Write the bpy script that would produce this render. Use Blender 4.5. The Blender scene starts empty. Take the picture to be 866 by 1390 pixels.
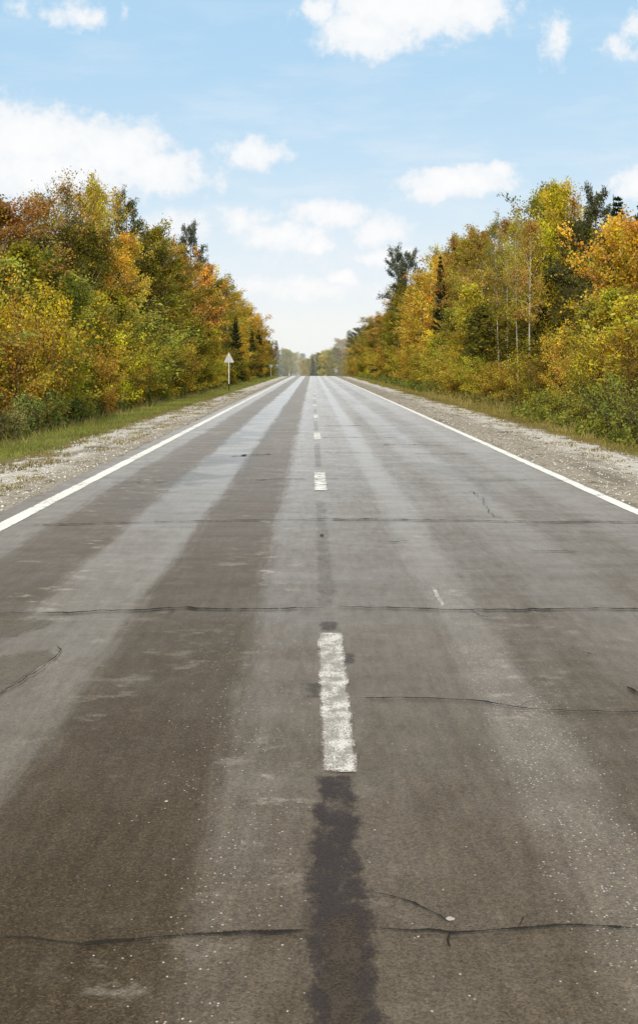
import bpy, math, random
import numpy as np
from mathutils import Vector, noise as mnoise

R = math.radians
random.seed(7)
rng = np.random.default_rng(7)
sc = bpy.context.scene
COL = sc.collection

# ---------------------------------------------------------------- camera data
F, HX, HY, EYE = 1722.0, 424.0, 497.0, 1.70      # focal length / vanishing point in photo pixels, eye height in metres


def ground_at(px, py):
    """Photo pixel on the flat road -> world (x, y)."""
    d = F * EYE / (py - HY)
    return (px - HX) * d / F, d


# ---------------------------------------------------------------- terrain profile
def prof(y):
    if y <= 222:
        return 0.0
    s = y - 222
    if s < 40:
        return -0.001 * s * s
    return -1.6 - 2.4 * (1 - math.exp(-0.08 * (s - 40) / 2.4))


def bend(y):
    return 0.0 if y < 300 else -8.0 * ((y - 300) / 100) ** 2


def sstep(a, b, v):
    t = min(1, max(0, (v - a) / (b - a)))
    return t * t * (3 - 2 * t)


def gz(x, y):
    """Ground height."""
    u = x - bend(y)
    out = (-3.66 - u) if u < 0 else (u - 3.9)
    if out < -0.1:
        lat = -0.04
    else:
        lat = -0.025 - 0.07 * sstep(0.0, 1.9, out) - 0.12 * sstep(1.9, 4.5, out)
    n = mnoise.noise(Vector((x * 0.35, y * 0.2, 0))) * 0.05 * sstep(0.4, 2.5, out)
    n += mnoise.noise(Vector((x * 0.05, y * 0.05, 3))) * 0.35 * sstep(6, 14, out)
    return prof(y) + lat + n


# ---------------------------------------------------------------- object helpers
def mesh_obj(name, verts, faces, mat, parent=None, smooth=False, attr=None):
    me = bpy.data.meshes.new(name)
    me.from_pydata([tuple(v) for v in verts], [], faces)
    if attr is not None:
        a = me.color_attributes.new("leafcol", 'FLOAT_COLOR', 'POINT')
        a.data.foreach_set("color", np.asarray(attr, dtype=np.float32).ravel())
    if smooth:
        me.polygons.foreach_set("use_smooth", [True] * len(me.polygons))
    me.update()
    me.materials.append(mat)
    o = bpy.data.objects.new(name, me)
    COL.objects.link(o)
    if parent:
        o.parent = parent
    return o


def np_mesh(name, verts, quad, mat, attr=None, n=4):
    """Fast mesh of equal sized faces from numpy arrays."""
    me = bpy.data.meshes.new(name)
    v = np.asarray(verts, dtype=np.float32)
    q = np.asarray(quad, dtype=np.int32)
    me.vertices.add(len(v)); me.vertices.foreach_set("co", v.ravel())
    me.loops.add(q.size); me.loops.foreach_set("vertex_index", q.ravel())
    me.polygons.add(len(q))
    me.polygons.foreach_set("loop_start", np.arange(0, q.size, n, dtype=np.int32))
    me.polygons.foreach_set("loop_total", np.full(len(q), n, dtype=np.int32))
    if attr is not None:
        a = me.color_attributes.new("leafcol", 'FLOAT_COLOR', 'POINT')
        a.data.foreach_set("color", np.asarray(attr, dtype=np.float32).ravel())
    me.update(calc_edges=True)
    me.validate()
    me.materials.append(mat)
    return me


def link(name, me, parent=None):
    o = bpy.data.objects.new(name, me)
    COL.objects.link(o)
    if parent:
        o.parent = parent
    return o


def tag(o, label=None, cat=None, group=None, kind=None):
    if label: o["label"] = label
    if cat: o["category"] = cat
    if group: o["group"] = group
    if kind: o["kind"] = kind
    return o


# ---------------------------------------------------------------- node helper
class G:
    def __init__(self, tree):
        self.t = tree
        self.N = tree.nodes
        self.L = tree.links
        self.N.clear()

    def node(self, kind, **kw):
        n = self.N.new(kind)
        for k, v in kw.items():
            setattr(n, k, v)
        return n

    def put(self, sock, v):
        if isinstance(v, bpy.types.NodeSocket):
            self.L.new(v, sock)
        elif v is not None:
            if isinstance(v, (tuple, list)) and len(v) == 3 and sock.type == 'RGBA':
                v = (*v, 1)
            sock.default_value = v

    def m(self, op, a, b=None, c=None, clamp=False):
        n = self.node('ShaderNodeMath', operation=op, use_clamp=clamp)
        for i, v in enumerate((a, b, c)):
            self.put(n.inputs[i], v)
        return n.outputs[0]

    def vm(self, op, a, b=None):
        n = self.node('ShaderNodeVectorMath', operation=op)
        self.put(n.inputs[0], a); self.put(n.inputs[1], b)
        return n.outputs[0]

    def mix(self, f, a, b, blend='MIX'):
        n = self.node('ShaderNodeMix', data_type='RGBA', blend_type=blend)
        self.put(n.inputs[0], f); self.put(n.inputs[6], a); self.put(n.inputs[7], b)
        return n.outputs[2]

    def rng(self, v, a, b, c=0.0, d=1.0, smooth=True):
        n = self.node('ShaderNodeMapRange', interpolation_type='SMOOTHSTEP' if smooth else 'LINEAR')
        for i, s in enumerate((v, a, b, c, d)):
            self.put(n.inputs[i], s)
        return n.outputs[0]

    def ramp(self, f, stops, interp='LINEAR'):
        n = self.node('ShaderNodeValToRGB')
        cr = n.color_ramp
        cr.interpolation = interp
        while len(cr.elements) < len(stops):
            cr.elements.new(0.5)
        for e, (p, c) in zip(cr.elements, stops):
            e.position = p
            e.color = (c, c, c, 1) if not isinstance(c, tuple) else (*c, 1)
        self.put(n.inputs[0], f)
        return n.outputs[0]

    def noise(self, vec, scale=1.0, detail=3.0, rough=0.5, color=False, dist=0.0):
        n = self.node('ShaderNodeTexNoise')
        self.put(n.inputs['Vector'], vec)
        n.inputs['Scale'].default_value = scale
        n.inputs['Detail'].default_value = detail
        n.inputs['Roughness'].default_value = rough
        n.inputs['Distortion'].default_value = dist
        return n.outputs[1 if color else 0]

    def voro(self, vec, scale, feature='F1', rnd=1.0):
        n = self.node('ShaderNodeTexVoronoi', feature=feature)
        self.put(n.inputs['Vector'], vec)
        n.inputs['Scale'].default_value = scale
        n.inputs['Randomness'].default_value = rnd
        return n

    def xyz(self, v):
        n = self.node('ShaderNodeSeparateXYZ'); self.put(n.inputs[0], v)
        return n.outputs

    def comb(self, x, y, z=0.0):
        n = self.node('ShaderNodeCombineXYZ')
        self.put(n.inputs[0], x); self.put(n.inputs[1], y); self.put(n.inputs[2], z)
        return n.outputs[0]

    def pos(self):
        return self.node('ShaderNodeNewGeometry').outputs['Position']

    def bsdf(self, color, rough=0.7, spec=0.3, normal=None, metal=0.0):
        b = self.node('ShaderNodeBsdfPrincipled')
        self.put(b.inputs['Base Color'], color)
        self.put(b.inputs['Roughness'], rough)
        self.put(b.inputs['Specular IOR Level'], spec)
        self.put(b.inputs['Metallic'], metal)
        if normal is not None:
            self.put(b.inputs['Normal'], normal)
        return b.outputs[0]

    def bump(self, h, strength=0.5, dist=0.01):
        b = self.node('ShaderNodeBump')
        b.inputs['Strength'].default_value = strength
        b.inputs['Distance'].default_value = dist
        self.put(b.inputs['Height'], h)
        return b.outputs[0]

    def out(self, surf=None, vol=None):
        o = self.node('ShaderNodeOutputMaterial')
        if surf is not None: self.L.new(surf, o.inputs[0])
        if vol is not None: self.L.new(vol, o.inputs[1])


def mat(name):
    m = bpy.data.materials.new(name)
    m.use_nodes = True
    return m, G(m.node_tree)


# ---------------------------------------------------------------- materials
def asphalt_layers(g, p):
    """Shared asphalt grain: returns aggregate brightness factor, tan tint mask, bump height."""
    v = g.voro(p, 150.0)
    cell = g.xyz(v.outputs['Color'])
    fine = g.noise(p, 300.0, 2.0, 0.6)
    grain = g.noise(p, 48.0, 4.0, 0.65)
    f = g.m('ADD', g.m('MULTIPLY', cell[0], 0.42), g.m('MULTIPLY', fine, 0.5))
    f = g.m('ADD', f, g.m('MULTIPLY', grain, 0.55))          # ~ 0.35 .. 1.1, mean ~0.74
    tan = g.rng(cell[1], 0.82, 0.9)
    h = g.m('ADD', g.m('MULTIPLY', v.outputs['Distance'], -0.8), fine)
    return f, tan, h, cell


def make_asphalt():
    m, g = mat("worn_asphalt")
    p = g.pos()
    x, y, z = g.xyz(p)
    # longitudinal wear bands across the carriageway
    wob = g.m('MULTIPLY', g.m('SUBTRACT', g.noise(g.comb(g.m('MULTIPLY', x, 0.35), g.m('MULTIPLY', y, 0.13)), 1.0, 3.0, 0.6), 0.5), 0.16)
    edge = g.m('MULTIPLY', g.m('SUBTRACT', g.noise(g.comb(g.m('MULTIPLY', x, 7.0), g.m('MULTIPLY', y, 0.45)), 1.0, 5.0, 0.7), 0.5), 0.30)
    xw = g.m('ADD', x, g.m('ADD', wob, edge))
    t = g.m('DIVIDE', g.m('ADD', xw, 4.0), 8.0)
    S = [(-4, .42), (-3.1, .62), (-2.9, .6), (-2.68, .10), (-2.08, .10), (-1.85, .78), (-1.3, .82), (-1.1, .07), (-.5, .07), (-.28, .70),
         (.1, .62), (.75, .55), (.92, .88), (1.06, .88), (1.28, .46), (1.55, .42), (1.8, .62), (2.15, .70), (2.4, .45), (2.85, .42), (3.2, .62), (3.9, .5)]
    band = g.ramp(t, [((a + 4) / 8, b) for a, b in S], 'EASE')
    # amount of contrast varies along the road
    longn = g.noise(g.comb(g.m('MULTIPLY', x, 1.6), g.m('MULTIPLY', y, 0.09)), 1.0, 4.0, 0.6)
    crossn = g.noise(g.comb(g.m('MULTIPLY', x, 0.35), g.m('MULTIPLY', y, 1.5)), 1.0, 3.0, 0.6)
    blot = g.noise(p, 0.75, 5.0, 0.62)
    wear = g.m('ADD', band, g.m('MULTIPLY', g.m('SUBTRACT', longn, 0.5), 0.55))
    wear = g.m('ADD', wear, g.m('MULTIPLY', g.m('SUBTRACT', blot, 0.5), 0.5))
    wear = g.m('ADD', wear, g.m('MULTIPLY', g.m('SUBTRACT', crossn, 0.5), 0.22))
    mott = g.noise(g.comb(g.m('MULTIPLY', x, 5.0), g.m('MULTIPLY', y, 2.6)), 1.0, 7.0, .72)
    wear = g.m('ADD', wear, g.m('MULTIPLY', g.m('SUBTRACT', mott, .5), .62))
    f, tan, h, cell = asphalt_layers(g, p)
    col = g.ramp(wear, [(0.0, (.045, .034, .021)), (.35, (.060, .0475, .032)), (.7, (.091, .0755, .057)), (1.0, (.136, .118, .095))])
    fs = g.noise(g.comb(g.m('MULTIPLY', x, 16.0), g.m('MULTIPLY', y, 2.2)), 1.0, 5.0, 0.7)
    fv = g.m('ADD', .45, g.m('MULTIPLY', fs, 1.1))
    col = g.mix(1.0, col, g.comb(fv, fv, fv), 'MULTIPLY')
    # older resurfacing slabs between the transverse joints
    slab = g.voro(g.comb(g.m('MULTIPLY', x, 0.05), g.m('MULTIPLY', y, 0.2)), 1.0)
    sl = g.xyz(slab.outputs['Color'])
    col = g.mix(1.0, col, g.comb(g.rng(sl[0], 0, 1, .9, 1.09, False), g.rng(sl[0], 0, 1, .9, 1.085, False), g.rng(sl[0], 0, 1, .9, 1.08, False)), 'MULTIPLY')
    # pale scuffs of dried dust, stretched across the lane, only in the dark tracks
    sc1 = g.noise(g.comb(g.m('MULTIPLY', x, 3.5), g.m('MULTIPLY', y, 5.0)), 1.0, 5.0, 0.7)
    sc2 = g.noise(g.comb(g.m('MULTIPLY', x, 1.0), g.m('MULTIPLY', y, 0.35)), 1.0, 2.0, 0.5)
    scuff = g.m('MULTIPLY', g.rng(sc1, .52, .68), g.rng(sc2, .44, .60))
    scuff = g.m('MULTIPLY', scuff, g.ramp(t, [(0.08, 0), (.14, .9), (.27, .9), (.3, .25), (.40, .35), (.45, .9), (.475, .9), (.5, .2), (.6, .2), (.63, .8), (.66, .3), (1, .25)]))
    col = g.mix(g.m('MULTIPLY', scuff, 0.75), col, (.32, .295, .25))
    # damp blotches between the left wheel tracks further up the road
    dn = g.noise(g.comb(g.m('MULTIPLY', x, 0.9), g.m('MULTIPLY', y, 0.42)), 1.0, 4.0, 0.6, dist=0.6)
    dz = g.m('MULTIPLY', g.rng(y, 13, 19), g.rng(y, 120, 70))
    dz = g.m('MULTIPLY', dz, g.m('ADD', g.ramp(t, [(.2, 0), (.25, 1), (.36, 1), (.4, 0)]), g.m('MULTIPLY', g.ramp(t, [(.68, 0), (.74, 1), (.8, 1), (.86, 0)]), 0.75)))
    damp = g.m('MULTIPLY', g.rng(dn, .48, .56), dz)
    col = g.mix(g.m('MULTIPLY', damp, 0.75), col, (.062, .054, .046))
    # aggregate
    fac = g.m('ADD', -0.18, g.m('MULTIPLY', f, 1.60))
    col = g.mix(1.0, col, g.comb(fac, fac, fac), 'MULTIPLY')
    col = g.mix(g.m('MULTIPLY', tan, 0.22), col, (.20, .145, .085))
    # worn white chippings
    v2 = g.voro(g.comb(x, g.m('MULTIPLY', y, 0.8), z), 92.0)
    c2 = g.xyz(v2.outputs['Color'])
    zone = g.ramp(t, [(.40, .0), (.437, .22), (.46, .5), (.485, .22), (.52, .03), (.59, .03), (.618, 1.0), (.64, 1.0), (.665, .10), (1, .02)], 'EASE')
    clump = g.rng(g.noise(g.comb(g.m('MULTIPLY', x, 2.5), g.m('MULTIPLY', y, 1.6)), 1.0, 3.0, .6), .32, .68)
    thr = g.m('SUBTRACT', 1.0, g.m('MULTIPLY', g.m('MULTIPLY', zone, clump), 0.42))
    chip = g.m('MULTIPLY', g.m('GREATER_THAN', c2[0], thr), g.rng(v2.outputs['Distance'], .45, .15))
    col = g.mix(g.m('MULTIPLY', g.m('MULTIPLY', chip, c2[1]), 0.95), col, (.50, .48, .45))
    rough = g.m('ADD', 0.36, g.m('MULTIPLY', g.m('SUBTRACT', 1.0, wear), 0.16), clamp=True)
    rough = g.m('SUBTRACT', rough, g.m('MULTIPLY', damp, 0.1))
    nb = g.bump(g.m('MULTIPLY', h, g.rng(y, 9, 4)), 0.12, 0.004)
    # rough stone underneath, a polished and dusty film on top that shines only at grazing angles
    d = g.node('ShaderNodeBsdfDiffuse'); g.put(d.inputs['Color'], col); d.inputs['Roughness'].default_value = .6
    g.L.new(nb, d.inputs['Normal'])
    gl = g.node('ShaderNodeBsdfGlossy'); g.put(gl.inputs['Color'], (.955, .885, .815)); g.put(gl.inputs['Roughness'], rough)
    g.L.new(nb, gl.inputs['Normal'])
    fr = g.node('ShaderNodeFresnel'); fr.inputs['IOR'].default_value = 1.42
    k = g.m('MULTIPLY', g.m('POWER', fr.outputs[0], 1.45), g.rng(g.m('ADD', wear, g.m('MULTIPLY', g.m('SUBTRACT', fs, .5), .5)), .0, .95, .50, 1.12))
    rip = g.noise(g.comb(g.m('MULTIPLY', x, .9), g.m('MULTIPLY', y, 2.4)), 1.0, 5.0, .68)
    k = g.m('MULTIPLY', k, g.rng(rip, .28, .72, .86, 1.14), clamp=True)
    mx = g.node('ShaderNodeMixShader')
    g.put(mx.inputs[0], k); g.L.new(d.outputs[0], mx.inputs[1]); g.L.new(gl.outputs[0], mx.inputs[2])
    g.out(mx.outputs[0])
    return m


def make_paint(name, base, wear_lo, wear_hi, streak=True, rough=0.6, soft=.12, amount=1.0, floor=0.0, spec=.25):
    """Worn road paint: flakes away to show the asphalt sheet below."""
    m, g = mat(name)
    p = g.pos()
    x, y, z = g.xyz(p)
    n1 = g.noise(g.comb(g.m('MULTIPLY', x, 14.0), g.m('MULTIPLY', y, 5.0 if streak else 5.0)), 1.0, 6.0, 0.72)
    n2 = g.noise(p, 5.5 if streak else 0.8, 4.0, 0.65)
    n3 = g.noise(p, 120.0, 2.0, 0.6)
    v = g.m('ADD', g.m('MULTIPLY', n1, 0.40), g.m('ADD', g.m('MULTIPLY', n2, 0.36), g.m('MULTIPLY', n3, 0.33)))
    sh = g.rng(n3, .3, .7, .85, 1.0)
    col = g.mix(1.0, base, g.comb(sh, sh, sh), 'MULTIPLY')
    b = g.bsdf(col, rough, spec)
    at = g.node('ShaderNodeAttribute', attribute_name="leafcol", attribute_type='GEOMETRY')
    e = g.xyz(at.outputs['Vector'])[0]
    a = g.rng(g.m('SUBTRACT', v, g.m('MULTIPLY', g.m('SUBTRACT', 1.0, e), soft)), wear_lo, wear_hi, 0.0, amount)
    if floor:
        a = g.m('MAXIMUM', a, g.m('MULTIPLY', g.rng(g.m('ADD', e, g.m('MULTIPLY', g.m('SUBTRACT', v, .55), 4.0)), .1, .6), floor))
    tr = g.node('ShaderNodeBsdfTransparent').outputs[0]
    mx = g.node('ShaderNodeMixShader')
    g.L.new(a, mx.inputs[0]); g.L.new(tr, mx.inputs[1]); g.L.new(b, mx.inputs[2])
    g.out(mx.outputs[0])
    return m


def make_ground():
    m, g = mat("verge_and_forest_floor")
    p = g.pos()
    x, y, z = g.xyz(p)
    n = g.noise(p, 0.55, 5.0, 0.68)
    n2 = g.noise(p, 2.6, 4.0, 0.65)
    side = g.m('GREATER_THAN', x, 0.0)
    lim = g.m('ADD', 5.5, g.m('MULTIPLY', side, 0.95))
    ax = g.m('ABSOLUTE', x)
    jit = g.m('ADD', g.m('MULTIPLY', g.m('SUBTRACT', n, 0.5), 1.5), g.m('MULTIPLY', g.m('SUBTRACT', n2, 0.5), 0.9))
    jit = g.m('MULTIPLY', jit, g.m('ADD', 1.0, g.m('MULTIPLY', side, 0.6)))
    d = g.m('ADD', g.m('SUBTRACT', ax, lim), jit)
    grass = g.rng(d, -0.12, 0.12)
    # gravel
    v = g.voro(p, 26.0); c = g.xyz(v.outputs['Color'])
    v2 = g.voro(p, 70.0); c2 = g.xyz(v2.outputs['Color'])
    br = g.m('ADD', g.m('MULTIPLY', c[0], .5), g.m('MULTIPLY', c2[0], .45))
    white = g.ramp(br, [(0.05, (.18, .16, .13)), (.3, (.42, .39, .34)), (.62, (.62, .59, .53)), (.95, (.80, .77, .71))])
    beige = g.ramp(br, [(0.05, (.13, .11, .08)), (.4, (.28, .245, .19)), (.95, (.50, .455, .38))])
    inner = g.m('SUBTRACT', ax, g.m('ADD', 4.25, g.m('MULTIPLY', side, 1.0)))
    wf = g.rng(g.m('ADD', inner, g.m('MULTIPLY', g.m('SUBTRACT', n, .5), 2.2)), -0.35, 0.45)
    grav = g.mix(wf, beige, white)
    # tyre-dirtied streaks and brown dead growth in the gravel
    st = g.noise(g.comb(g.m('MULTIPLY', x, 1.8), g.m('MULTIPLY', y, .16)), 1.0, 4.0, .6)
    grav = g.mix(g.m('MULTIPLY', g.rng(st, .53, .68), .6), grav, (.13, .11, .085))
    weed = g.noise(g.comb(g.m('MULTIPLY', x, 2.2), g.m('MULTIPLY', y, 1.1)), 1.0, 5.0, .7)
    grav = g.mix(g.m('MULTIPLY', g.rng(weed, .55, .66), .8), grav, (.105, .085, .04))
    # grass soil
    gn = g.noise(p, 9.0, 4.0, .7)
    gr = g.ramp(g.m('ADD', g.m('MULTIPLY', gn, .6), g.m('MULTIPLY', n, .4)), [(.25, (.09, .075, .03)), (.5, (.18, .155, .05)), (.75, (.25, .225, .065))])
    dry = g.rng(d, .1, .9)
    gr = g.mix(g.m('MULTIPLY', g.m('SUBTRACT', 1.0, dry), .55), gr, (.15, .115, .06))
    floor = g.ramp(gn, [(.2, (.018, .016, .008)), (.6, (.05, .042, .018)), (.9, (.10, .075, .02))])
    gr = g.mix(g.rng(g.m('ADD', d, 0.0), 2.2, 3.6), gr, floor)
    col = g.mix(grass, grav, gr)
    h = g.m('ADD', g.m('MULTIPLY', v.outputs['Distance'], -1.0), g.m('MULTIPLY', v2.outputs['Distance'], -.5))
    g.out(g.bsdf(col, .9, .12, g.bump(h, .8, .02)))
    return m


def make_foliage(name="autumn_leaves", trans=0.38):
    m, g = mat(name)
    oi = g.node('ShaderNodeObjectInfo')
    at = g.node('ShaderNodeAttribute', attribute_name="leafcol", attribute_type='GEOMETRY')
    r, gg, b = g.xyz(at.outputs['Vector'])
    hsv = g.node('ShaderNodeHueSaturation')
    g.put(hsv.inputs['Color'], oi.outputs['Color'])
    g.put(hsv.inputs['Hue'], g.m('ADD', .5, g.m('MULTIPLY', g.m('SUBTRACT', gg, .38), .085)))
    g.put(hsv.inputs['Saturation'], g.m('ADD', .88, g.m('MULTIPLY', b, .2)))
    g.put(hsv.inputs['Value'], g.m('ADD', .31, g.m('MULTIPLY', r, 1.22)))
    col = hsv.outputs[0]
    d = g.node('ShaderNodeBsdfDiffuse'); g.put(d.inputs['Color'], col)
    t = g.node('ShaderNodeBsdfTranslucent'); g.put(t.inputs['Color'], g.mix(.25, col, (1, .92, .5), 'MULTIPLY'))
    mx = g.node('ShaderNodeMixShader'); mx.inputs[0].default_value = trans
    g.L.new(d.outputs[0], mx.inputs[1]); g.L.new(t.outputs[0], mx.inputs[2])
    g.out(mx.outputs[0])
    return m


def make_bark(name, kind):
    m, g = mat(name)
    tc = g.node('ShaderNodeTexCoord').outputs['Object']
    x, y, z = g.xyz(tc)
    n = g.noise(g.comb(g.m('MULTIPLY', x, 6), g.m('MULTIPLY', y, 6), g.m('MULTIPLY', z, 1.2)), 2.0, 4, .65)
    if kind == 'birch':
        bands = g.noise(g.comb(g.m('MULTIPLY', x, 3), g.m('MULTIPLY', y, 3), g.m('MULTIPLY', z, 6)), 1.3, 4, .7)
        col = g.mix(g.rng(bands, .56, .64), (.50, .46, .40), (.05, .042, .036))
        col = g.mix(g.rng(z, 0.9, 0.1), col, (.09, .075, .06))
    elif kind == 'pine':
        col = g.ramp(n, [(.3, (.05, .035, .025)), (.7, (.16, .10, .06))])
        col = g.mix(g.rng(z, 5, 9), col, (.16, .095, .05))
    else:
        col = g.ramp(n, [(.3, (.035, .028, .02)), (.7, (.11, .09, .065))])
    g.out(g.bsdf(col, .85, .15, g.bump(n, .6, .03)))
    return m


def make_plain(name, color, rough=.5, spec=.4, metal=0.0, dirt=.25):
    m, g = mat(name)
    n = g.noise(g.pos(), 7.0, 5, .7)
    sh = g.rng(n, .3, .7, 1 - dirt, 1.0)
    g.out(g.bsdf(g.mix(1.0, color, g.comb(sh, sh, sh), 'MULTIPLY'), rough, spec, g.bump(n, .1, .01), metal))
    return m


M_ASPH = make_asphalt()
M_LINE = make_paint("edge_line_paint", (.82, .80, .74), .38, .52, False, .6, .08)
M_DASH = make_paint("centre_line_paint", (.66, .635, .58), .45, .62, True, .6, .07, 1.0, .38)
M_DASHFAR = make_paint("kept_centre_line_paint", (.82, .805, .75), .42, .60, True, .6, .04)
M_TAR = make_paint("dark_tar", (.046, .036, .034), .40, .60, True, .62, .20, .82, 0.0, .12)
M_FAINT = make_paint("faded_line_smear", (.085, .066, .046), .42, .66, True, .6, .25, .26)
M_SOFT = make_paint("thin_tar_film", (.05, .04, .036), .40, .62, True, .6, .25, .5)
M_MEND = make_paint("mended_asphalt", (.090, .072, .055), .40, .62, True, .8, .25, .8, 0.0, .05)
M_CRACK = make_paint("crack_shadow", (.030, .024, .019), .38, .54, True, .9, .16, 1.0, 0.0, .05)
M_PATCH = make_paint("crumbled_asphalt", (.18, .16, .128), .44, .60, False, .9, .2, .8, 0.0, .05)
M_STREAK = make_paint("spilled_paint", (.62, .61, .57), .44, .62, True, .6, .2, .85)
M_GROUND = make_ground()
M_LEAF = make_foliage()
M_NEEDLE = make_foliage("needles", .15)
M_BIRCH = make_bark("birch_bark", 'birch')
M_PINE = make_bark("pine_bark", 'pine')
M_BARK = make_bark("grey_brown_bark", 'grey')
M_WHITE = make_plain("white_post_paint", (.74, .73, .70))
M_BLACK = make_plain("black_post_paint", (.02, .02, .02))
M_ZINC = make_plain("grey_sign_back", (.50, .51, .54), .45, .5, .0, .15)
M_RIM = make_plain("pale_sign_rim", (.66, .66, .70), .45, .5, .0, .1)
M_DULL = make_plain("dull_grey_metal", (.27, .28, .29))
M_ORANGE = make_plain("faded_orange_post", (.55, .40, .25))
M_STONE = make_plain("stone_grey", (.09, .072, .08), .9, .1)
M_CHIP = make_plain("pale_stone", (.42, .40, .36), .8, .2)

# ---------------------------------------------------------------- ground, road
def build_ground():
    xs = [-2500, -1200, -500, -220, -120, -80, -60, -45, -35, -28, -23, -19, -16, -14, -12.5, -11, -10, -9.2, -8.5, -7.8, -7.2, -6.6, -6.1, -5.7, -5.3, -4.9, -4.5, -4.1, -3.75, -3.5,
          0, 3.6, 3.95, 4.3, 4.7, 5.1, 5.5, 5.9, 6.3, 6.7, 7.2, 7.8, 8.4, 9.0, 9.8, 10.6, 11.5, 12.5, 14, 16, 19, 23, 28, 35, 45, 60, 80, 120, 220, 500, 1200, 2500]
    ys = [-600, -200, -80, -40] + [-20 + 1.0 * i for i in range(130)] + [110 + 3 * i for i in range(38)] + [225 + 4 * i for i in range(30)] + [345 + 15 * i for i in range(24)] + [720, 800, 1000, 1500, 2200, 3200]
    v, f = [], []
    nx = len(xs)
    for y in ys:
        b = bend(min(y, 640))
        for x in xs:
            xx = x + (b if abs(x) < 500 else 0)
            v.append((xx, y, gz(xx, min(y, 640)) if y < 640 else prof(640) - 0.2))
    for j in range(len(ys) - 1):
        for i in range(nx - 1):
            a = j * nx + i
            f.append((a, a + 1, a + nx + 1, a + nx))
    return tag(mesh_obj("ground", v, f, M_GROUND, smooth=True), kind='structure')


def road_rows():
    return [-25, -10] + [0.5 * i for i in range(120)] + [60 + 2 * i for i in range(75)] + [210 + i for i in range(90)] + [300 + 5 * i for i in range(68)]


def build_road():
    v, f = [], []
    cols = [-1, -.9, -.5, 0, .5, .93, 1]
    ys = road_rows()
    for y in ys:
        le = -3.62 + .07 * mnoise.noise(Vector((0, y * .9, 5))) + .05 * mnoise.noise(Vector((0, y * 3.1, 8)))
        re = 3.90 + .05 * mnoise.noise(Vector((4, y * .9, 5))) + .04 * mnoise.noise(Vector((4, y * 3.1, 8)))
        for c in cols:
            v.append((bend(y) + (c * -le if c < 0 else c * re), y, prof(y)))
    n = len(cols)
    for j in range(len(ys) - 1):
        for i in range(n - 1):
            a = j * n + i
            f.append((a, a + 1, a + n + 1, a + n))
    return tag(mesh_obj("road", v, f, M_ASPH, smooth=True), kind='structure')


GROUND = build_ground()
ROAD = build_road()


def across(v, f, e, a, b, k, end, inset):
    """One cross row of a thin sheet: the edge rows carry wear 0, the inner ones 1."""
    a, b = Vector(a), Vector(b)
    n = len(v)
    v += [a, a.lerp(b, inset), a.lerp(b, 1 - inset), b]
    q = 0.0 if end else 1.0
    e += [(0, 0, 0, 1), (q, q, q, 1), (q, q, q, 1), (0, 0, 0, 1)]
    if k:
        for i in range(3):
            f.append((n - 4 + i, n - 3 + i, n + 1 + i, n + i))


def ribbon(name, x0, x1, ys, lift, m, parent=ROAD, wob=0.006):
    v, f, e = [], [], []
    for k, y in enumerate(ys):
        w0 = wob * mnoise.noise(Vector((x0 * 7, y * 5, 1))); w1 = wob * mnoise.noise(Vector((x1 * 7, y * 5, 2)))
        across(v, f, e, (bend(y) + x0 + w0, y, prof(y) + lift), (bend(y) + x1 + w1, y, prof(y) + lift), k, k in (0, len(ys) - 1), .15)
    return mesh_obj(name, v, f, m, parent, attr=e)


rows = [y for y in road_rows() if y < 330]
ribbon("edge_line", -3.385, -3.20, rows, .005, M_LINE, wob=.012)
ribbon("edge_line", 3.70, 3.86, rows, .005, M_LINE, wob=.012)
for k in range(20):
    y0 = 5.28 + 12.0 * k
    if k == 0:
        # the nearest dash is scuffed: two jagged blocks of paint
        ribbon("centre_dash", .035, .192, [5.28 + .04 * i for i in range(70)], .010, M_DASH, wob=.012)
    else:
        cx = .115 if k < 4 else .10
        ribbon("centre_dash", cx - .085, cx + .085, [y0 + .1 * i for i in range(30)], .010, M_DASHFAR, wob=.012)


def jag_strip(name, ys, fx0, fx1, lift, m, amp, freq, fade=(3, 3)):
    v, f, e = [], [], []
    for k, y in enumerate(ys):
        a = amp * (mnoise.noise(Vector((1.3, y * freq, 0))) + .6 * mnoise.noise(Vector((1.3, y * freq * 3.3, 4))) + .5 * mnoise.noise(Vector((1.3, y * freq * 9, 4))))
        b = amp * (mnoise.noise(Vector((7.7, y * freq, 0))) + .6 * mnoise.noise(Vector((7.7, y * freq * 3.3, 4))) + .5 * mnoise.noise(Vector((7.7, y * freq * 9, 4))))
        across(v, f, e, (fx0(y) + a, y, prof(y) + lift), (fx1(y) + b, y, prof(y) + lift), k, False, .25)
        q = max(0.0, min(1.0, k / fade[0], (len(ys) - 1 - k) / fade[1]))
        e[-3] = e[-2] = (q, q, q, 1)
    return mesh_obj(name, v, f, m, ROAD, attr=e)


# dark tar where the old centre line was burnt off
jag_strip("tar_strip", [2.3 + .012 * i for i in range(248)], lambda y: -.05 if y < 4.3 else min(.0, -.05 + .06 * (y - 4.3)), lambda y: .205 - .012 * (y - 4.3), .004, M_TAR, .026, 9, (4, 2))
jag_strip("tar_mend", [2.9 + .012 * i for i in range(92)], lambda y: .012 if y < 3.86 else .012 + .6 * (y - 3.86), lambda y: .165, .0055, M_MEND, .03, 8, (6, 12))
jag_strip("tar_strip", [8.10 + .03 * i for i in range(14)], lambda y: .03, lambda y: .20, .004, M_SOFT, .05, 7)
jag_strip("tar_strip", [6.45 + .02 * i for i in range(20)], lambda y: -.09, lambda y: .2, .0055, M_SOFT, .06, 6)
jag_strip("tar_strip", [7.2 + .02 * i for i in range(18)], lambda y: .17, lambda y: .25, .0055, M_SOFT, .03, 6)


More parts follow.
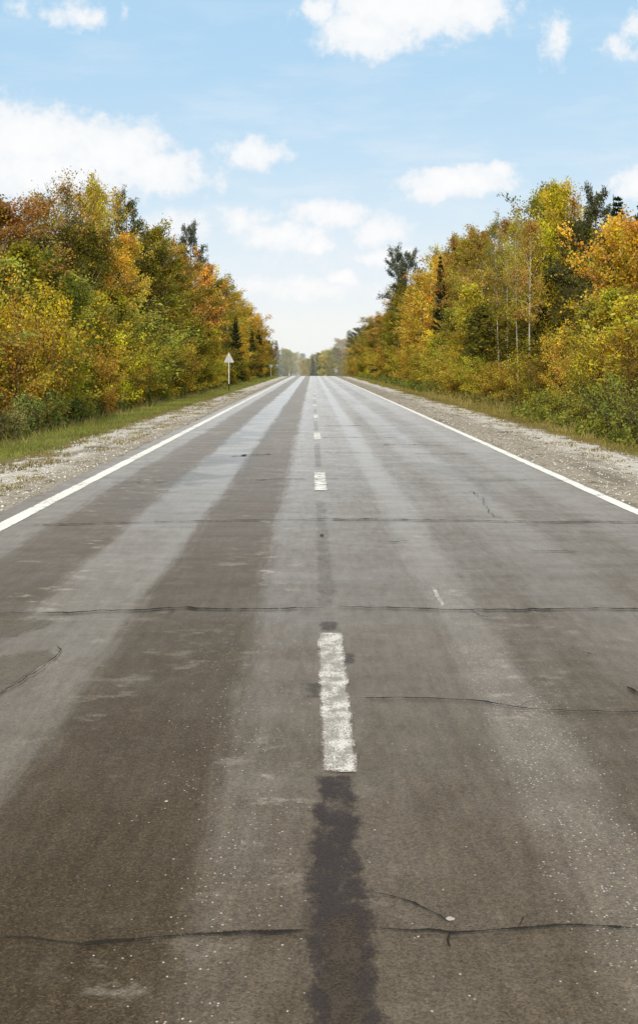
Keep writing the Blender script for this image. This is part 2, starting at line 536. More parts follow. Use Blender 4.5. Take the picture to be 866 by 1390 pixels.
for k in range(7):
    y0 = 8.75 + 12 * k
    st = .06 * (1 + k)
    jag_strip("faded_smear", [y0 + st * i for i in range(int(7.6 / st))], lambda y: .01, lambda y: .195, .004, M_FAINT, .03, 3, (6, 6))


def crack(pts, width, jag=.02, soft=1.0):
    """A jagged ribbon along photo pixels given on the road."""
    P = [Vector((*ground_at(*p), 0)) for p in pts]
    Q = [P[0]]
    for a, b in zip(P, P[1:]):
        L = (b - a).length
        n = max(2, int(L / .06))
        for i in range(1, n + 1):
            q = a.lerp(b, i / n)
            q += Vector((mnoise.noise(q * 6) * jag * .6, (mnoise.noise(q * 3.1 + Vector((9, 0, 0))) + .7 * mnoise.noise(q * 13)) * jag, 0))
            Q.append(q)
    v, f, e = [], [], []
    for i, q in enumerate(Q):
        d = (Q[min(i + 1, len(Q) - 1)] - Q[max(i - 1, 0)]).normalized()
        nrm = Vector((-d.y, d.x, 0))
        w = width * (.45 + 1.1 * abs(mnoise.noise(q * 2.1)) + .5 * mnoise.noise(q * 17)) * .62
        w *= min(1, .3 + i / 2, .3 + (len(Q) - 1 - i) / 2)
        across(v, f, e, q - nrm * w + Vector((0, 0, .014)), q + nrm * w + Vector((0, 0, .014)), i, i in (0, len(Q) - 1), .38)
    return mesh_obj("crack", v, f, M_CRACK, ROAD, attr=e)


crack([(-25, 1276), (40, 1278), (110, 1286), (220, 1278), (300, 1272), (425, 1269)], .026, .02)
crack([(486, 1266), (560, 1270), (615, 1273), (690, 1266), (780, 1262), (900, 1268)], .027, .02)
crack([(500, 1216), (560, 1232), (600, 1250), (622, 1266)], .012, .03)
crack([(612, 1272), (609, 1284), (612, 1298)], .009, .03)
crack([(180, 1281), (172, 1296), (180, 1318)], .008, .03)
crack([(700, 1266), (712, 1252), (735, 1246)], .009, .02)
crack([(640, 830), (652, 838), (668, 842)], .016, .03)
crack([(240, 828), (228, 836), (205, 839)], .018, .03)
crack([(700, 964), (716, 956), (742, 953)], .010, .02)
crack([(480, 951), (560, 951), (640, 953), (700, 964), (780, 969), (900, 971)], .026, .03)
crack([(318, 943), (345, 944)], .02, .03)
crack([(-20, 836), (80, 834), (150, 832), (240, 828), (330, 829), (447, 827)], .046, .05)
crack([(455, 825), (560, 828), (640, 830), (760, 829), (900, 829)], .046, .05)
crack([(40, 714), (200, 710), (300, 708), (447, 706)], .062, .08)
crack([(445, 706), (560, 707), (700, 709), (880, 710)], .072, .08)
crack([(560, 651), (650, 652), (720, 652), (772, 653)], .05, .1)
crack([(345, 652), (420, 650), (520, 651)], .05, .1)
crack([(150, 656), (230, 655)], .05, .1)
crack([(520, 604), (560, 604), (600, 605)], .09, .16)
crack([(560, 616), (600, 617), (640, 616)], .08, .16)
crack([(436, 594), (540, 594)], .09, .2)
crack([(436, 614), (500, 614)], .08, .2)
crack([(440, 578), (540, 578)], .12, .2)
crack([(315, 620), (345, 618), (372, 617)], .1, .3)
crack([(640, 671), (655, 676), (660, 690), (668, 700), (678, 704)], .012, .12)
crack([(648, 672), (640, 668), (625, 670)], .012, .1)
crack([(520, 738), (560, 735)], .05, .06)
crack([(715, 748), (770, 750), (790, 752)], .04, .06)
crack([(75, 876), (84, 884), (72, 898), (50, 914), (20, 932), (0, 948)], .013, .05)
crack([(790, 888), (810, 892)], .02, .03)
crack([(850, 935), (866, 944), (880, 950)], .03, .03)


def patch(name, pts, m, lift, jag=.04):
    P = [Vector((*ground_at(*p), 0)) for p in pts]
    Q = []
    for a, b in zip(P, P[1:] + P[:1]):
        n = max(2, int((b - a).length / .05))
        for i in range(n):
            q = a.lerp(b, i / n)
            q += Vector((mnoise.noise(q * 7) * jag, mnoise.noise(q * 7 + Vector((5, 5, 0))) * jag * 1.5, 0))
            Q.append((q.x, q.y, lift))
    n = len(Q)
    cx = sum(q[0] for q in Q) / n; cy = sum(q[1] for q in Q) / n
    I = [(cx + (q[0] - cx) * .75, cy + (q[1] - cy) * .75, lift) for q in Q]
    f = [(k, (k + 1) % n, n + (k + 1) % n, n + k) for k in range(n)] + [tuple(range(n, 2 * n))]
    return mesh_obj(name, Q + I, f, m, ROAD, attr=[(0, 0, 0, 1)] * n + [(1, 1, 1, 1)] * n)


patch("broken_patch", [(78, 877), (84, 886), (70, 900), (46, 915), (18, 934), (-14, 956), (-40, 920), (-10, 890), (30, 880)], M_PATCH, .004)
patch("broken_patch", [(-10, 838), (60, 838), (90, 842), (60, 856), (20, 868), (-30, 872)], M_PATCH, .004)
patch("paint_streak", [(584, 795), (590, 796), (598, 812), (606, 826), (601, 828), (592, 814)], M_STREAK, .005, .02)

# gravel stones on both shoulders, one countless mass
def scatter_octa(name, spots, m, attr=None):
    base = np.array([(1, 0, 0), (0, 1, 0), (-1, 0, 0), (0, -1, 0), (0, 0, 1), (0, 0, -1)], float)
    fc = np.array([(0, 1, 4), (1, 2, 4), (2, 3, 4), (3, 0, 4), (1, 0, 5), (2, 1, 5), (3, 2, 5), (0, 3, 5)])
    V, Fa = [], []
    for i, (x, y, z, s) in enumerate(spots):
        j = base * (s * rng.uniform(.6, 1.3, (6, 1))) * (1, 1, .65)
        a = rng.uniform(0, 6.28)
        c, sn = math.cos(a), math.sin(a)
        V.append(np.stack([j[:, 0] * c - j[:, 1] * sn + x, j[:, 0] * sn + j[:, 1] * c + y, j[:, 2] + z], 1))
        Fa.append(fc + 6 * i)
    return link(name, np_mesh(name, np.concatenate(V), np.concatenate(Fa), m, n=3))


def make_pebble():
    m, g = mat("pebble")
    v = g.voro(g.pos(), 9.0)
    c = g.xyz(v.outputs['Color'])
    g.out(g.bsdf(g.ramp(c[0], [(0, (.14, .12, .10)), (.3, (.34, .32, .28)), (1, (.72, .70, .66))]), .9, .15))
    return m


sp = []
for s in range(9000):
    y = 11 + 55 * random.random() ** 1.6
    if random.random() < .5:
        x = -random.uniform(3.7, 5.7)
    else:
        x = random.uniform(3.95, 6.5)
    sp.append((x, y, gz(x, y) + .004, random.uniform(.008, .026) * (1 + .5 * (random.random() < .06))))
tag(scatter_octa("gravel", sp, make_pebble()), kind='stuff')

# ---------------------------------------------------------------- plants: builders
def frame_quads(c, sz, ratio, n=None, up=0.0, rs=rng):
    """Rhombic leaves at centres c (N,3), lengths sz (N,)."""
    N = len(c)
    a = rs.normal(size=(N, 3)); a[:, 2] -= up
    a /= np.linalg.norm(a, axis=1)[:, None] + 1e-9
    b = rs.normal(size=(N, 3))
    b -= (b * a).sum(1)[:, None] * a
    b /= np.linalg.norm(b, axis=1)[:, None] + 1e-9
    L = (sz * .5)[:, None]
    W = L * ratio
    v = np.stack([c - a * L, c + b * W, c + a * L, c - b * W], 1).reshape(-1, 3)
    q = np.arange(4 * N).reshape(-1, 4)
    return v, q


class Wood:
    def __init__(self):
        self.v, self.f = [], []

    def tube(self, pts, r0, r1, n=5):
        base = len(self.v)
        m = len(pts)
        for i, p in enumerate(pts):
            d = (pts[min(i + 1, m - 1)] - pts[max(i - 1, 0)])
            d = d.normalized() if d.length > 1e-6 else Vector((0, 0, 1))
            u = d.orthogonal().normalized(); w = d.cross(u)
            r = r0 + (r1 - r0) * i / (m - 1)
            for k in range(n):
                a = 6.2832 * k / n
                self.v.append(p + (u * math.cos(a) + w * math.sin(a)) * r)
        for i in range(m - 1):
            for k in range(n):
                a = base + i * n + k; b = base + i * n + (k + 1) % n
                self.f.append((a, b, b + n, a + n))


def curve_pts(p, d, L, n, up, wob, rnd):
    pts = [p.copy()]
    d = d.normalized()
    for i in range(n):
        d = (d + Vector((rnd.gauss(0, wob), rnd.gauss(0, wob), rnd.gauss(0, wob) + up))).normalized()
        pts.append(pts[-1] + d * (L / n))
    return pts


def build_broadleaf(seed, H, W, base=.3, tr=.10, nb=34, leaves=14000, leaf=.12, droop=-.05, elev=(20, 60), shape='ovoid',
                    stems=1, spread=.22, twigs=7, lean=.02, ratio=.62, gap=.15, bark=None, fullness=1.0):
    """Trunk with limbs and twigs (one mesh) and a leafy crown scattered along those twigs (one mesh)."""
    rnd = random.Random(seed)
    rs = np.random.default_rng(seed)
    wood = Wood()
    sites, shade, hue = [], [], []
    for s in range(stems):
        if stems == 1:
            d0 = Vector((rnd.gauss(0, lean), rnd.gauss(0, lean), 1)); p0 = Vector((0, 0, -.15)); Hs = H
        else:
            a = 6.2832 * (s + rnd.random() * .7) / stems
            k = rnd.uniform(.12, .45) * W / H
            d0 = Vector((math.cos(a) * k, math.sin(a) * k, 1)); p0 = Vector((math.cos(a) * .12, math.sin(a) * .12, -.1)); Hs = H * rnd.uniform(.72, 1.0)
        trunk = curve_pts(p0, d0, Hs, 12, .05, lean * .9 + (.05 if stems > 1 else 0), rnd)
        wood.tube(trunk, tr if stems == 1 else tr * .6, .012, 7 if stems == 1 else 4)
        nbr = nb if stems == 1 else max(6, nb // stems)
        for i in range(nbr):
            t = base + (1 - base) * ((i + rnd.random()) / nbr)
            if rnd.random() < gap * .6: continue
            k = t * 12; j = min(11, int(k)); p = trunk[j].lerp(trunk[j + 1], k - j)
            u = (t - base) / (1 - base)
            if shape == 'ovoid': prof_ = math.sin(math.pi * min(1, .12 + u * .86)) ** .75
            elif shape == 'round': prof_ = math.sqrt(max(.05, 1 - (2 * u - .85) ** 2 * .85)) if u < .95 else .3
            elif shape == 'cone': prof_ = (1 - u) ** .8 * .95 + .08
            elif shape == 'vase': prof_ = .35 + .65 * math.sin(math.pi * min(1, .1 + u * .75))
            else: prof_ = 1
            L = W * .5 * prof_ * rnd.uniform(.7, 1.15) * (1 if stems == 1 else .72)
            az = i * 2.39996 + rnd.uniform(-.5, .5)
            el = R(elev[0] + (elev[1] - elev[0]) * u + rnd.uniform(-10, 10))
            d = Vector((math.cos(az) * math.cos(el), math.sin(az) * math.cos(el), math.sin(el)))
            L = max(.25, L / max(.45, math.cos(el)))
            pts = curve_pts(p, d, L, 5, droop, .12, rnd)
            r0 = max(.010, tr * .38 * (1 - .65 * t))
            wood.tube(pts, r0, .006, 4)
            bshade = rnd.gauss(.5, .16); bhue = rnd.gauss(.5, .17)
            ends = []
            for q in range(twigs):
                tt = .2 + .8 * (q + rnd.random()) / twigs
                kk = tt * 5; jj = min(4, int(kk)); tp = pts[jj].lerp(pts[jj + 1], kk - jj)
                td = (d + Vector((rnd.gauss(0, .8), rnd.gauss(0, .8), rnd.gauss(0, .5) + .1)))
                tl = max(.2, L * rnd.uniform(.18, .4))
                tw = curve_pts(tp, td, tl, 3, droop * 1.6, .2, rnd)
                wood.tube(tw, .007, .004, 3)
                if rnd.random() < gap: continue
                ends.append(tw)
            for tw in ends:
                cs = bshade + rnd.gauss(0, .13); ch = bhue + rnd.gauss(0, .12)
                for w_ in (.35, .7, 1.0):
                    kk = w_ * 3; jj = min(2, int(kk))
                    sites.append(tw[jj].lerp(tw[jj + 1], kk - jj)); shade.append(cs); hue.append(ch)
    S = np.array([tuple(s) for s in sites]); sh = np.array(shade); hu = np.array(hue)
    per = leaves / len(S)
    idx = rs.integers(0, len(S), leaves)
    c = S[idx] + rs.normal(size=(leaves, 3)) * spread * np.array([1, 1, .8])
    c[:, 2] = np.maximum(c[:, 2], .03)
    sz = leaf * rs.uniform(.5, 1.55, leaves)
    v, q = frame_quads(c, sz, ratio, up=.35, rs=rs)
    a = np.clip(np.stack([sh[idx] + rs.normal(0, .13, leaves), hu[idx] + rs.normal(0, .10, leaves), rs.random(leaves), np.ones(leaves)], 1), 0, 1.2)
    a = np.repeat(a, 4, axis=0)
    H = float(np.percentile(c[:, 2], 99.6)); W = 2.1 * float(np.percentile(np.hypot(c[:, 0], c[:, 1]), 93))
    crown = np_mesh("crown", v, q, M_LEAF, a)
    wm = bpy.data.meshes.new("trunk")
    wm.from_pydata([tuple(p) for p in wood.v], [], wood.f)
    wm.polygons.foreach_set("use_smooth", [True] * len(wm.polygons))
    wm.materials.append(bark or M_BARK)
    return dict(H=H, W=W, trunk=wm, crown=crown)


def strips(p0, p1, width, rs):
    """Needle sprays as slim quads from p0 to p1."""
    d = p1 - p0
    b = np.cross(d, rs.normal(size=d.shape)); b /= np.linalg.norm(b, axis=1)[:, None] + 1e-9
    w = (width * .5)[:, None]
    mid = p0 + d * .45
    v = np.stack([p0, mid + b * w, p1, mid - b * w], 1).reshape(-1, 3)
    return v, np.arange(4 * len(p0)).reshape(-1, 4)


def build_spruce(seed, H, W, sprays=12000):
    rnd = random.Random(seed); rs = np.random.default_rng(seed)
    wood = Wood()
    trunk = curve_pts(Vector((0, 0, -.15)), Vector((0, 0, 1)), H + .15, 10, .05, .008, rnd)
    wood.tube(trunk, .13, .015, 7)
    P0, P1, SH = [], [], []
    z = H * .06
    while z < H * .985:
        u = z / H
        L0 = W * .5 * (1 - u) ** .85 + .08
        nbr = rnd.randint(5, 7)
        az0 = rnd.random() * 6.28
        for b in range(nbr):
            L = L0 * rnd.uniform(.5, 1.2)
            az = az0 + 6.2832 * b / nbr + rnd.uniform(-.3, .3)
            el = R(-18 + 55 * u + rnd.uniform(-8, 8))
            d = Vector((math.cos(az) * math.cos(el), math.sin(az) * math.cos(el), math.sin(el)))
            pts = curve_pts(Vector((0, 0, z)), d, L, 5, .05, .05, rnd)
            wood.tube(pts, .022 * (1 - u) + .006, .004, 3)
            s = rnd.gauss(.45, .16)
            n = max(8, int(34 * L))
            for k in range(n):
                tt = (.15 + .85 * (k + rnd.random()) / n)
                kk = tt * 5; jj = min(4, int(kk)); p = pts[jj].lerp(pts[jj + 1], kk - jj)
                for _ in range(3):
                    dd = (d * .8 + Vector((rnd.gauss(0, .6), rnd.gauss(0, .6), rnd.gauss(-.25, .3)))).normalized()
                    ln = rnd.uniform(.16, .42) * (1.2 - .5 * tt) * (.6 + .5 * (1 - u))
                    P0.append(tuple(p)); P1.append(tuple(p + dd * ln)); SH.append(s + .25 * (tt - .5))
        z += H * rnd.uniform(.022, .035)
    P0 = np.array(P0); P1 = np.array(P1); SH = np.array(SH)
    v, q = strips(P0, P1, rs.uniform(.05, .085, len(P0)), rs)
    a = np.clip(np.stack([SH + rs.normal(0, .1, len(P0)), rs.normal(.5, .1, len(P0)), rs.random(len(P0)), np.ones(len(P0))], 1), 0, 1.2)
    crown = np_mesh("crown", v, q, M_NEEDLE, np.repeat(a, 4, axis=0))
    wm = bpy.data.meshes.new("trunk"); wm.from_pydata([tuple(p) for p in wood.v], [], wood.f); wm.materials.append(M_BARK)
    return dict(H=H, W=W, trunk=wm, crown=crown)


def build_pine(seed, H, W, base=.45, tufts=26):
    rnd = random.Random(seed); rs = np.random.default_rng(seed)
    wood = Wood()
    trunk = curve_pts(Vector((0, 0, -.15)), Vector((rnd.gauss(0, .03), rnd.gauss(0, .03), 1)), H + .1, 12, .04, .025, rnd)
    wood.tube(trunk, .17, .03, 8)
    C, SH = [], []
    for i in range(tufts):
        t = base + (1 - base) * (i + rnd.random()) / tufts
        kk = t * 12; jj = min(11, int(kk)); p = trunk[jj].lerp(trunk[jj + 1], kk - jj)
        u = (t - base) / (1 - base)
        L = W * .5 * (.55 + .55 * math.sin(math.pi * min(1, .2 + .75 * u))) * rnd.uniform(.55, 1.15)
        az = i * 2.39996 + rnd.uniform(-.6, .6)
        el = R(5 + 45 * u + rnd.uniform(-15, 15))
        d = Vector((math.cos(az) * math.cos(el), math.sin(az) * math.cos(el), math.sin(el)))
        pts = curve_pts(p, d, L, 5, .06, .16, rnd)
        wood.tube(pts, .05 * (1.2 - u), .012, 4)
        s = rnd.gauss(.5, .15)
        for q in range(9):
            tt = .35 + .65 * (q + rnd.random()) / 9
            kk = tt * 5; jj = min(4, int(kk)); tp = pts[jj].lerp(pts[jj + 1], kk - jj)
            td = d + Vector((rnd.gauss(0, .7), rnd.gauss(0, .7), rnd.gauss(.25, .35)))
            tw = curve_pts(tp, td, L * rnd.uniform(.15, .32), 3, .08, .2, rnd)
            wood.tube(tw, .010, .005, 3)
            for w_ in (1, 2, 3):
                C.append(tuple(tw[w_])); SH.append(s + rnd.gauss(0, .1))
    C = np.array(C); SH = np.array(SH)
    n = 9
    c = np.repeat(C, n, axis=0) + rs.normal(size=(len(C) * n, 3)) * .10
    d = rs.normal(size=c.shape); d[:, 2] += .45
    d /= np.linalg.norm(d, axis=1)[:, None]
    v, q = strips(c, c + d * rs.uniform(.18, .36, len(c))[:, None], rs.uniform(.045, .08, len(c)), rs)
    a = np.clip(np.stack([np.repeat(SH, n) + rs.normal(0, .1, len(c)), rs.normal(.5, .1, len(c)), rs.random(len(c)), np.ones(len(c))], 1), 0, 1.2)
    crown = np_mesh("crown", v, q, M_NEEDLE, np.repeat(a, 4, axis=0))
    wm = bpy.data.meshes.new("trunk"); wm.from_pydata([tuple(p) for p in wood.v], [], wood.f); wm.materials.append(M_PINE)
    return dict(H=H, W=W, trunk=wm, crown=crown)


KIT = {}
for i in range(3):
    KIT['birch', i] = build_broadleaf(11 + i, 12, 4.0, base=.30, tr=.10, nb=46, leaves=19000, leaf=.135, droop=-.06, elev=(25, 68), shape='ovoid', spread=.20, twigs=7, bark=M_BIRCH)
for i in range(2):
    KIT['tallbirch', i] = build_broadleaf(25 + i, 12, 3.2, base=.46, tr=.10, nb=36, leaves=6500, leaf=.12, droop=-.06, elev=(28, 68), spread=.2, twigs=7, bark=M_BIRCH, lean=.03)
for i in range(2):
    KIT['sparse', i] = build_broadleaf(31 + i, 12, 3.6, base=.30, tr=.10, nb=50, leaves=3400, leaf=.12, droop=.03, elev=(40, 72), shape='ovoid', spread=.16, twigs=9, gap=.35, bark=M_BARK)
for i in range(2):
    KIT['aspen', i] = build_broadleaf(41 + i, 9, 4.6, base=.22, tr=.12, nb=40, leaves=12500, leaf=.14, droop=.0, elev=(5, 65), shape='round', spread=.22, twigs=7, ratio=.8, gap=.2)
for i in range(2):
    KIT['larch', i] = build_broadleaf(51 + i, 12, 4.2, base=.12, tr=.12, nb=64, leaves=21000, leaf=.14, droop=.03, elev=(14, 64), shape='ovoid', spread=.22, twigs=8, ratio=.55, gap=.1)
for i in range(3):
    KIT['young', i] = build_broadleaf(61 + i, 5.5, 2.8, base=.06, tr=.05, nb=46, leaves=11000, leaf=.095, droop=.02, elev=(25, 68), shape='cone', spread=.15, twigs=6, bark=M_BARK)
for i in range(4):
    KIT['bush', i] = build_broadleaf(71 + i, 3.0, 3.2, base=.08, tr=.05, nb=60, leaves=9500, leaf=.085, droop=.04, elev=(10, 70), shape='vase', stems=7, spread=.15, twigs=5)
for i in range(2):
    KIT['weed', i] = build_broadleaf(81 + i, 1.3, 1.9, base=.05, tr=.02, nb=70, leaves=2600, leaf=.09, droop=.03, elev=(20, 75), shape='vase', stems=11, spread=.09, twigs=4, ratio=.42)
for i in range(2):
    KIT['spruce', i] = build_spruce(91 + i, 10, 3.6)
for i in range(2):
    KIT['pine', i] = build_pine(101 + i, 14, 5.0, base=.32, tufts=40)

NAMES = {'tallbirch': ('birch_tree', 'birch'), 'birch': ('birch_tree', 'birch'), 'sparse': ('thin_birch_tree', 'birch'), 'aspen': ('aspen_tree', 'aspen'), 'larch': ('golden_larch', 'larch'),
         'young': ('young_tree', 'sapling'), 'bush': ('bush', 'bush'), 'weed': ('leafy_plant', 'plant'), 'spruce': ('spruce_tree', 'spruce'), 'pine': ('pine_tree', 'pine')}

# leaf colours (linear)
C = dict(gold=(.66, .43, .058), amber=(.57, .345, .045), orange=(.60, .335, .065), yellow=(.66, .51, .040), ygreen=(.50, .41, .045), olive=(.30, .245, .030),
         dolive=(.175, .145, .022), green=(.22, .225, .034), pgreen=(.37, .335, .060), brown=(.42, .27, .055), dbrown=(.25, .16, .032), rust=(.37, .19, .050),
         spruce=(.070, .088, .034), pine=(.090, .100, .036), bspruce=(.105, .120, .080), grove=(.52, .35, .045))
PAR = {}
n_tree = [0]


def place(kind, x, y, H, W, col, label, var=None, rot=None, group=None, lean=0.0):
    """A tree as an Empty at its foot carrying trunk and crown; repeats copy the first of their kind."""
    n_tree[0] += 1
    cnt = PAR.setdefault(('count', kind), 0)
    PAR[('count', kind)] += 1
    nv = max(k[1] for k in KIT if k[0] == kind) + 1
    var = cnt % nv if var is None else var
    k = KIT[kind, var]
    nm, cat = NAMES[kind]
    first = PAR.get((kind, var))
    if first is None:
        root = bpy.data.objects.new(nm, None); COL.objects.link(root)
        t = link("trunk", k['trunk'], root); c = link("crown", k['crown'], root)
        PAR[(kind, var)] = (root, t, c)
    else:
        root = first[0].copy(); COL.objects.link(root)
        if "group" in root: del root["group"]
        t = first[1].copy(); COL.objects.link(t); t.parent = root
        c = first[2].copy(); COL.objects.link(c); c.parent = root
    root.location = (x, y, gz(x, y))
    sx = W / k['W']
    root.scale = (sx, sx, H / k['H'])
    root.rotation_euler = (R(random.uniform(-1.5, 1.5)), lean, rot if rot is not None else random.uniform(0, 6.28))
    rgb = C[col] if isinstance(col, str) else col
    j = random.uniform(.88, 1.12)
    c.color = (rgb[0] * j * random.uniform(.94, 1.06), rgb[1] * j * random.uniform(.94, 1.06), rgb[2] * j, 1)
    tag(root, label, cat, group)
    return root


def at(kind, px, ptop, L, W, col, label, **kw):
    """Stand a tree at lateral distance L from the camera axis where the photo shows its crown (column px, top ptop)."""
    d = F * L / (px - HX)
    top = EYE + (HY - ptop) * d / F
    return place(kind, L, d, top - gz(L, d), W, col, label, **kw)


# ---- left side, tall row
LEFT = [
    ('birch', 2, 268, -11.5, 3.4, 'rust', "rusty red-brown birch at the photo's left edge, behind green young trees", {}),
    ('sparse', 26, 262, -12.5, 3.2, 'brown', "thin brown birch with bare upper twigs beside the rusty red birch", {}),
    ('sparse', 60, 258, -12.4, 3.2, 'brown', "sparse brown birch just left of the tallest half-bare birch", {}),
    ('sparse', 83, 233, -12.0, 3.4, 'brown', "tallest half-bare brown birch left of the road, pale twigs against cloud", {}),
    ('sparse', 104, 246, -12.6, 3.0, 'amber', "half-bare amber birch between the tallest brown birch and the yellow-green tuft birch", {}),
    ('birch', 131, 241, -12.2, 2.7, 'ygreen', "tall birch with a yellow-green tufted tip right of the half-bare birches", {}),
    ('sparse', 163, 256, -11.6, 3.2, 'gold', "pale wispy birch, bare tip over golden leaves, right of the yellow-green tuft birch", {}),
    ('birch', 168, 318, -10.6, 2.5, 'gold', "golden birch with hanging leaf curtain below the wispy bare-tipped birch", {}),
    ('pine', 187, 284, -12.5, 3.6, 'pine', "dark broad-topped pine right of the golden hanging birch", {}),
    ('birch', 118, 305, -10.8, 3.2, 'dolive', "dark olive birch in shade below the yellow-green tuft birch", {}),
    ('birch', 214, 301, -11.2, 4.2, 'olive', "tall olive birch with a pale feathery tip right of the dark pine", {}),
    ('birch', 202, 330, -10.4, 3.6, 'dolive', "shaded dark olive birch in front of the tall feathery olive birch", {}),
    ('aspen', 244, 330, -11.4, 4.2, 'orange', "aspen with an orange-red tip between the olive birch and the open pine", {}),
    ('birch', 232, 348, -10.6, 4.0, 'olive', "olive-brown birch below the aspen with the orange-red tip", {}),
    ('pine', 267, 318, -11.8, 4.4, 'bspruce', "tall open-crowned pine standing above the left treeline against cloud", {}),
    ('aspen', 282, 360, -10.6, 3.8, 'orange', "orange aspen clinging in front of the tall open-crowned pine", {}),
    ('pine', 292, 366, -11.4, 4.2, 'pine', "dark low pine on the slope of crowns right of the tall open pine", {}),
    ('birch', 303, 374, -10.6, 5.0, 'olive', "greyish olive birch between the dark low pine and the gold aspens", {}),
    ('larch', 322, 396, -10.2, 4.6, 'gold', "gold larch above the warning sign, biggest of the far left golds", {}),
    ('larch', 334, 414, -10.4, 5.0, 'amber', "amber larch beside the biggest gold larch above the warning sign", {}),
    ('spruce', 319, 429, -8.9, 3.0, (.052, .064, .028), "narrow near-black spruce directly above the triangular sign", {}),
    ('aspen', 347, 424, -10.0, 5.4, 'amber', "last amber aspen where the tall left trees end above the crest", {}),
    ('spruce', 351, 442, -9.0, 3.4, 'spruce', "dark spruce in front of the last amber aspen near the crest", {}),
    ('spruce', 342, 446, -9.0, 3.2, 'spruce', "squat dark spruce left of the spruce at the end of the left trees", {}),
    ('aspen', 362, 462, -10.6, 5.0, 'rust', "small reddish aspen just past the end of the tall left trees", {}),
    ('spruce', 375, 461, -13.5, 7.5, 'bspruce', "grey hazy spruce beyond the crest, pointed tip left of the road end", {}),
    ('spruce', 369, 468, -13.5, 6.5, 'bspruce', "second hazy spruce, lower, beside the pointed grey spruce beyond the crest", {}),
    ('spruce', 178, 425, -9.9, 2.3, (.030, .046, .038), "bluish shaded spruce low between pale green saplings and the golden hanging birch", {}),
    # young trees in front
    ('young', 232, 400, -9.3, 2.7, 'ygreen', "conical yellow-green sapling with a sharp tip left of the warning sign", {}),
    ('young', 34, 332, -10.0, 3.2, 'olive', "olive green young tree under the rusty birch, mid height", {}),
    ('young', 72, 344, -10.2, 3.2, 'green', "green young tree below the tallest half-bare birch", {}),
    ('young', 8, 352, -9.8, 3.0, 'pgreen', "pale green sapling at the photo's left edge under the rusty birch", {}),
    ('young', 104, 372, -9.6, 3.0, 'pgreen', "pale green sapling below the dark olive birch, fine pointed tip", {}),
    ('young', 148, 412, -9.3, 2.4, 'pgreen', "pale grey-green sapling beside the bluish shaded spruce", {}),
    ('young', 124, 396, -9.6, 2.6, 'ygreen', "yellow-green sapling left of the pale grey-green sapling", {}),
    ('young', 60, 398, -9.1, 2.8, 'ygreen', "yellow-green sapling above the orange bushes of the left forest edge", {}),
    ('bush', 20, 372, -8.9, 2.4, 'yellow', "bright yellow-green leafy bush at the photo's left edge above the orange ones", {}),
    ('bush', 28, 425, -8.5, 2.6, (.46, .30, .045), "large rusty orange bush near the photo's left edge, lowest branches over grass", {}),
    ('bush', 52, 430, -8.6, 2.4, (.52, .38, .05), "golden bush right of the large rusty orange bush", {}),
    ('bush', 92, 440, -8.7, 2.7, 'ygreen', "yellow-olive bush between the golden bush and the small bright orange bush", {}),
    ('bush', 136, 474, -8.5, 1.9, 'orange', "small bright orange bush standing out at the left forest edge", {}),
    ('bush', 176, 488, -8.5, 1.9, 'amber', "second small orange bush right of the bright orange one", {}),
    ('bush', 150, 440, -8.9, 2.6, 'yellow', "mustard yellow bush behind the two small orange bushes", {}),
    ('bush', 186, 446, -8.9, 2.6, 'ygreen', "yellow-olive bush below the bluish spruce, behind the second orange bush", {}),
    ('bush', 118, 452, -9.0, 2.3, 'grove', "ochre bush in the gap left of the mustard yellow bush", {}),
    ('bush', 214, 455, -8.7, 3.0, 'ygreen', "yellow-green bush at the foot of the conical sapling", {}),
    ('bush', 246, 462, -8.5, 3.0, 'grove', "ochre bush midway between the conical sapling and the warning sign", {}),
    ('bush', 274, 470, -8.7, 3.4, 'ygreen', "olive-yellow bush left behind the warning sign", {}),
    ('young', 262, 440, -9.3, 3.4, 'olive', "broad olive sapling behind the ochre bush left of the warning sign", {}),
    ('young', 286, 446, -9.3, 3.6, 'ygreen', "yellow-green sapling left above the triangular warning sign", {}),
    ('bush', 303, 464, -8.6, 4.0, 'olive', "olive bush directly behind the warning sign plate", {}),
    ('bush', 326, 478, -8.5, 4.0, 'grove', "brownish bush right of the warning sign pole", {}),
    ('bush', 347, 480, -8.7, 4.0, 'amber', "round orange bush near the far orange marker post", {}),
    ('bush', 340, 474, -9.2, 5.0, 'dolive', "dark olive bush between brownish and round orange bushes past the sign", {}),
    ('bush', 360, 482, -9.2, 6.0, 'olive', "last olive bush by the far orange marker post at the crest", {}),
]
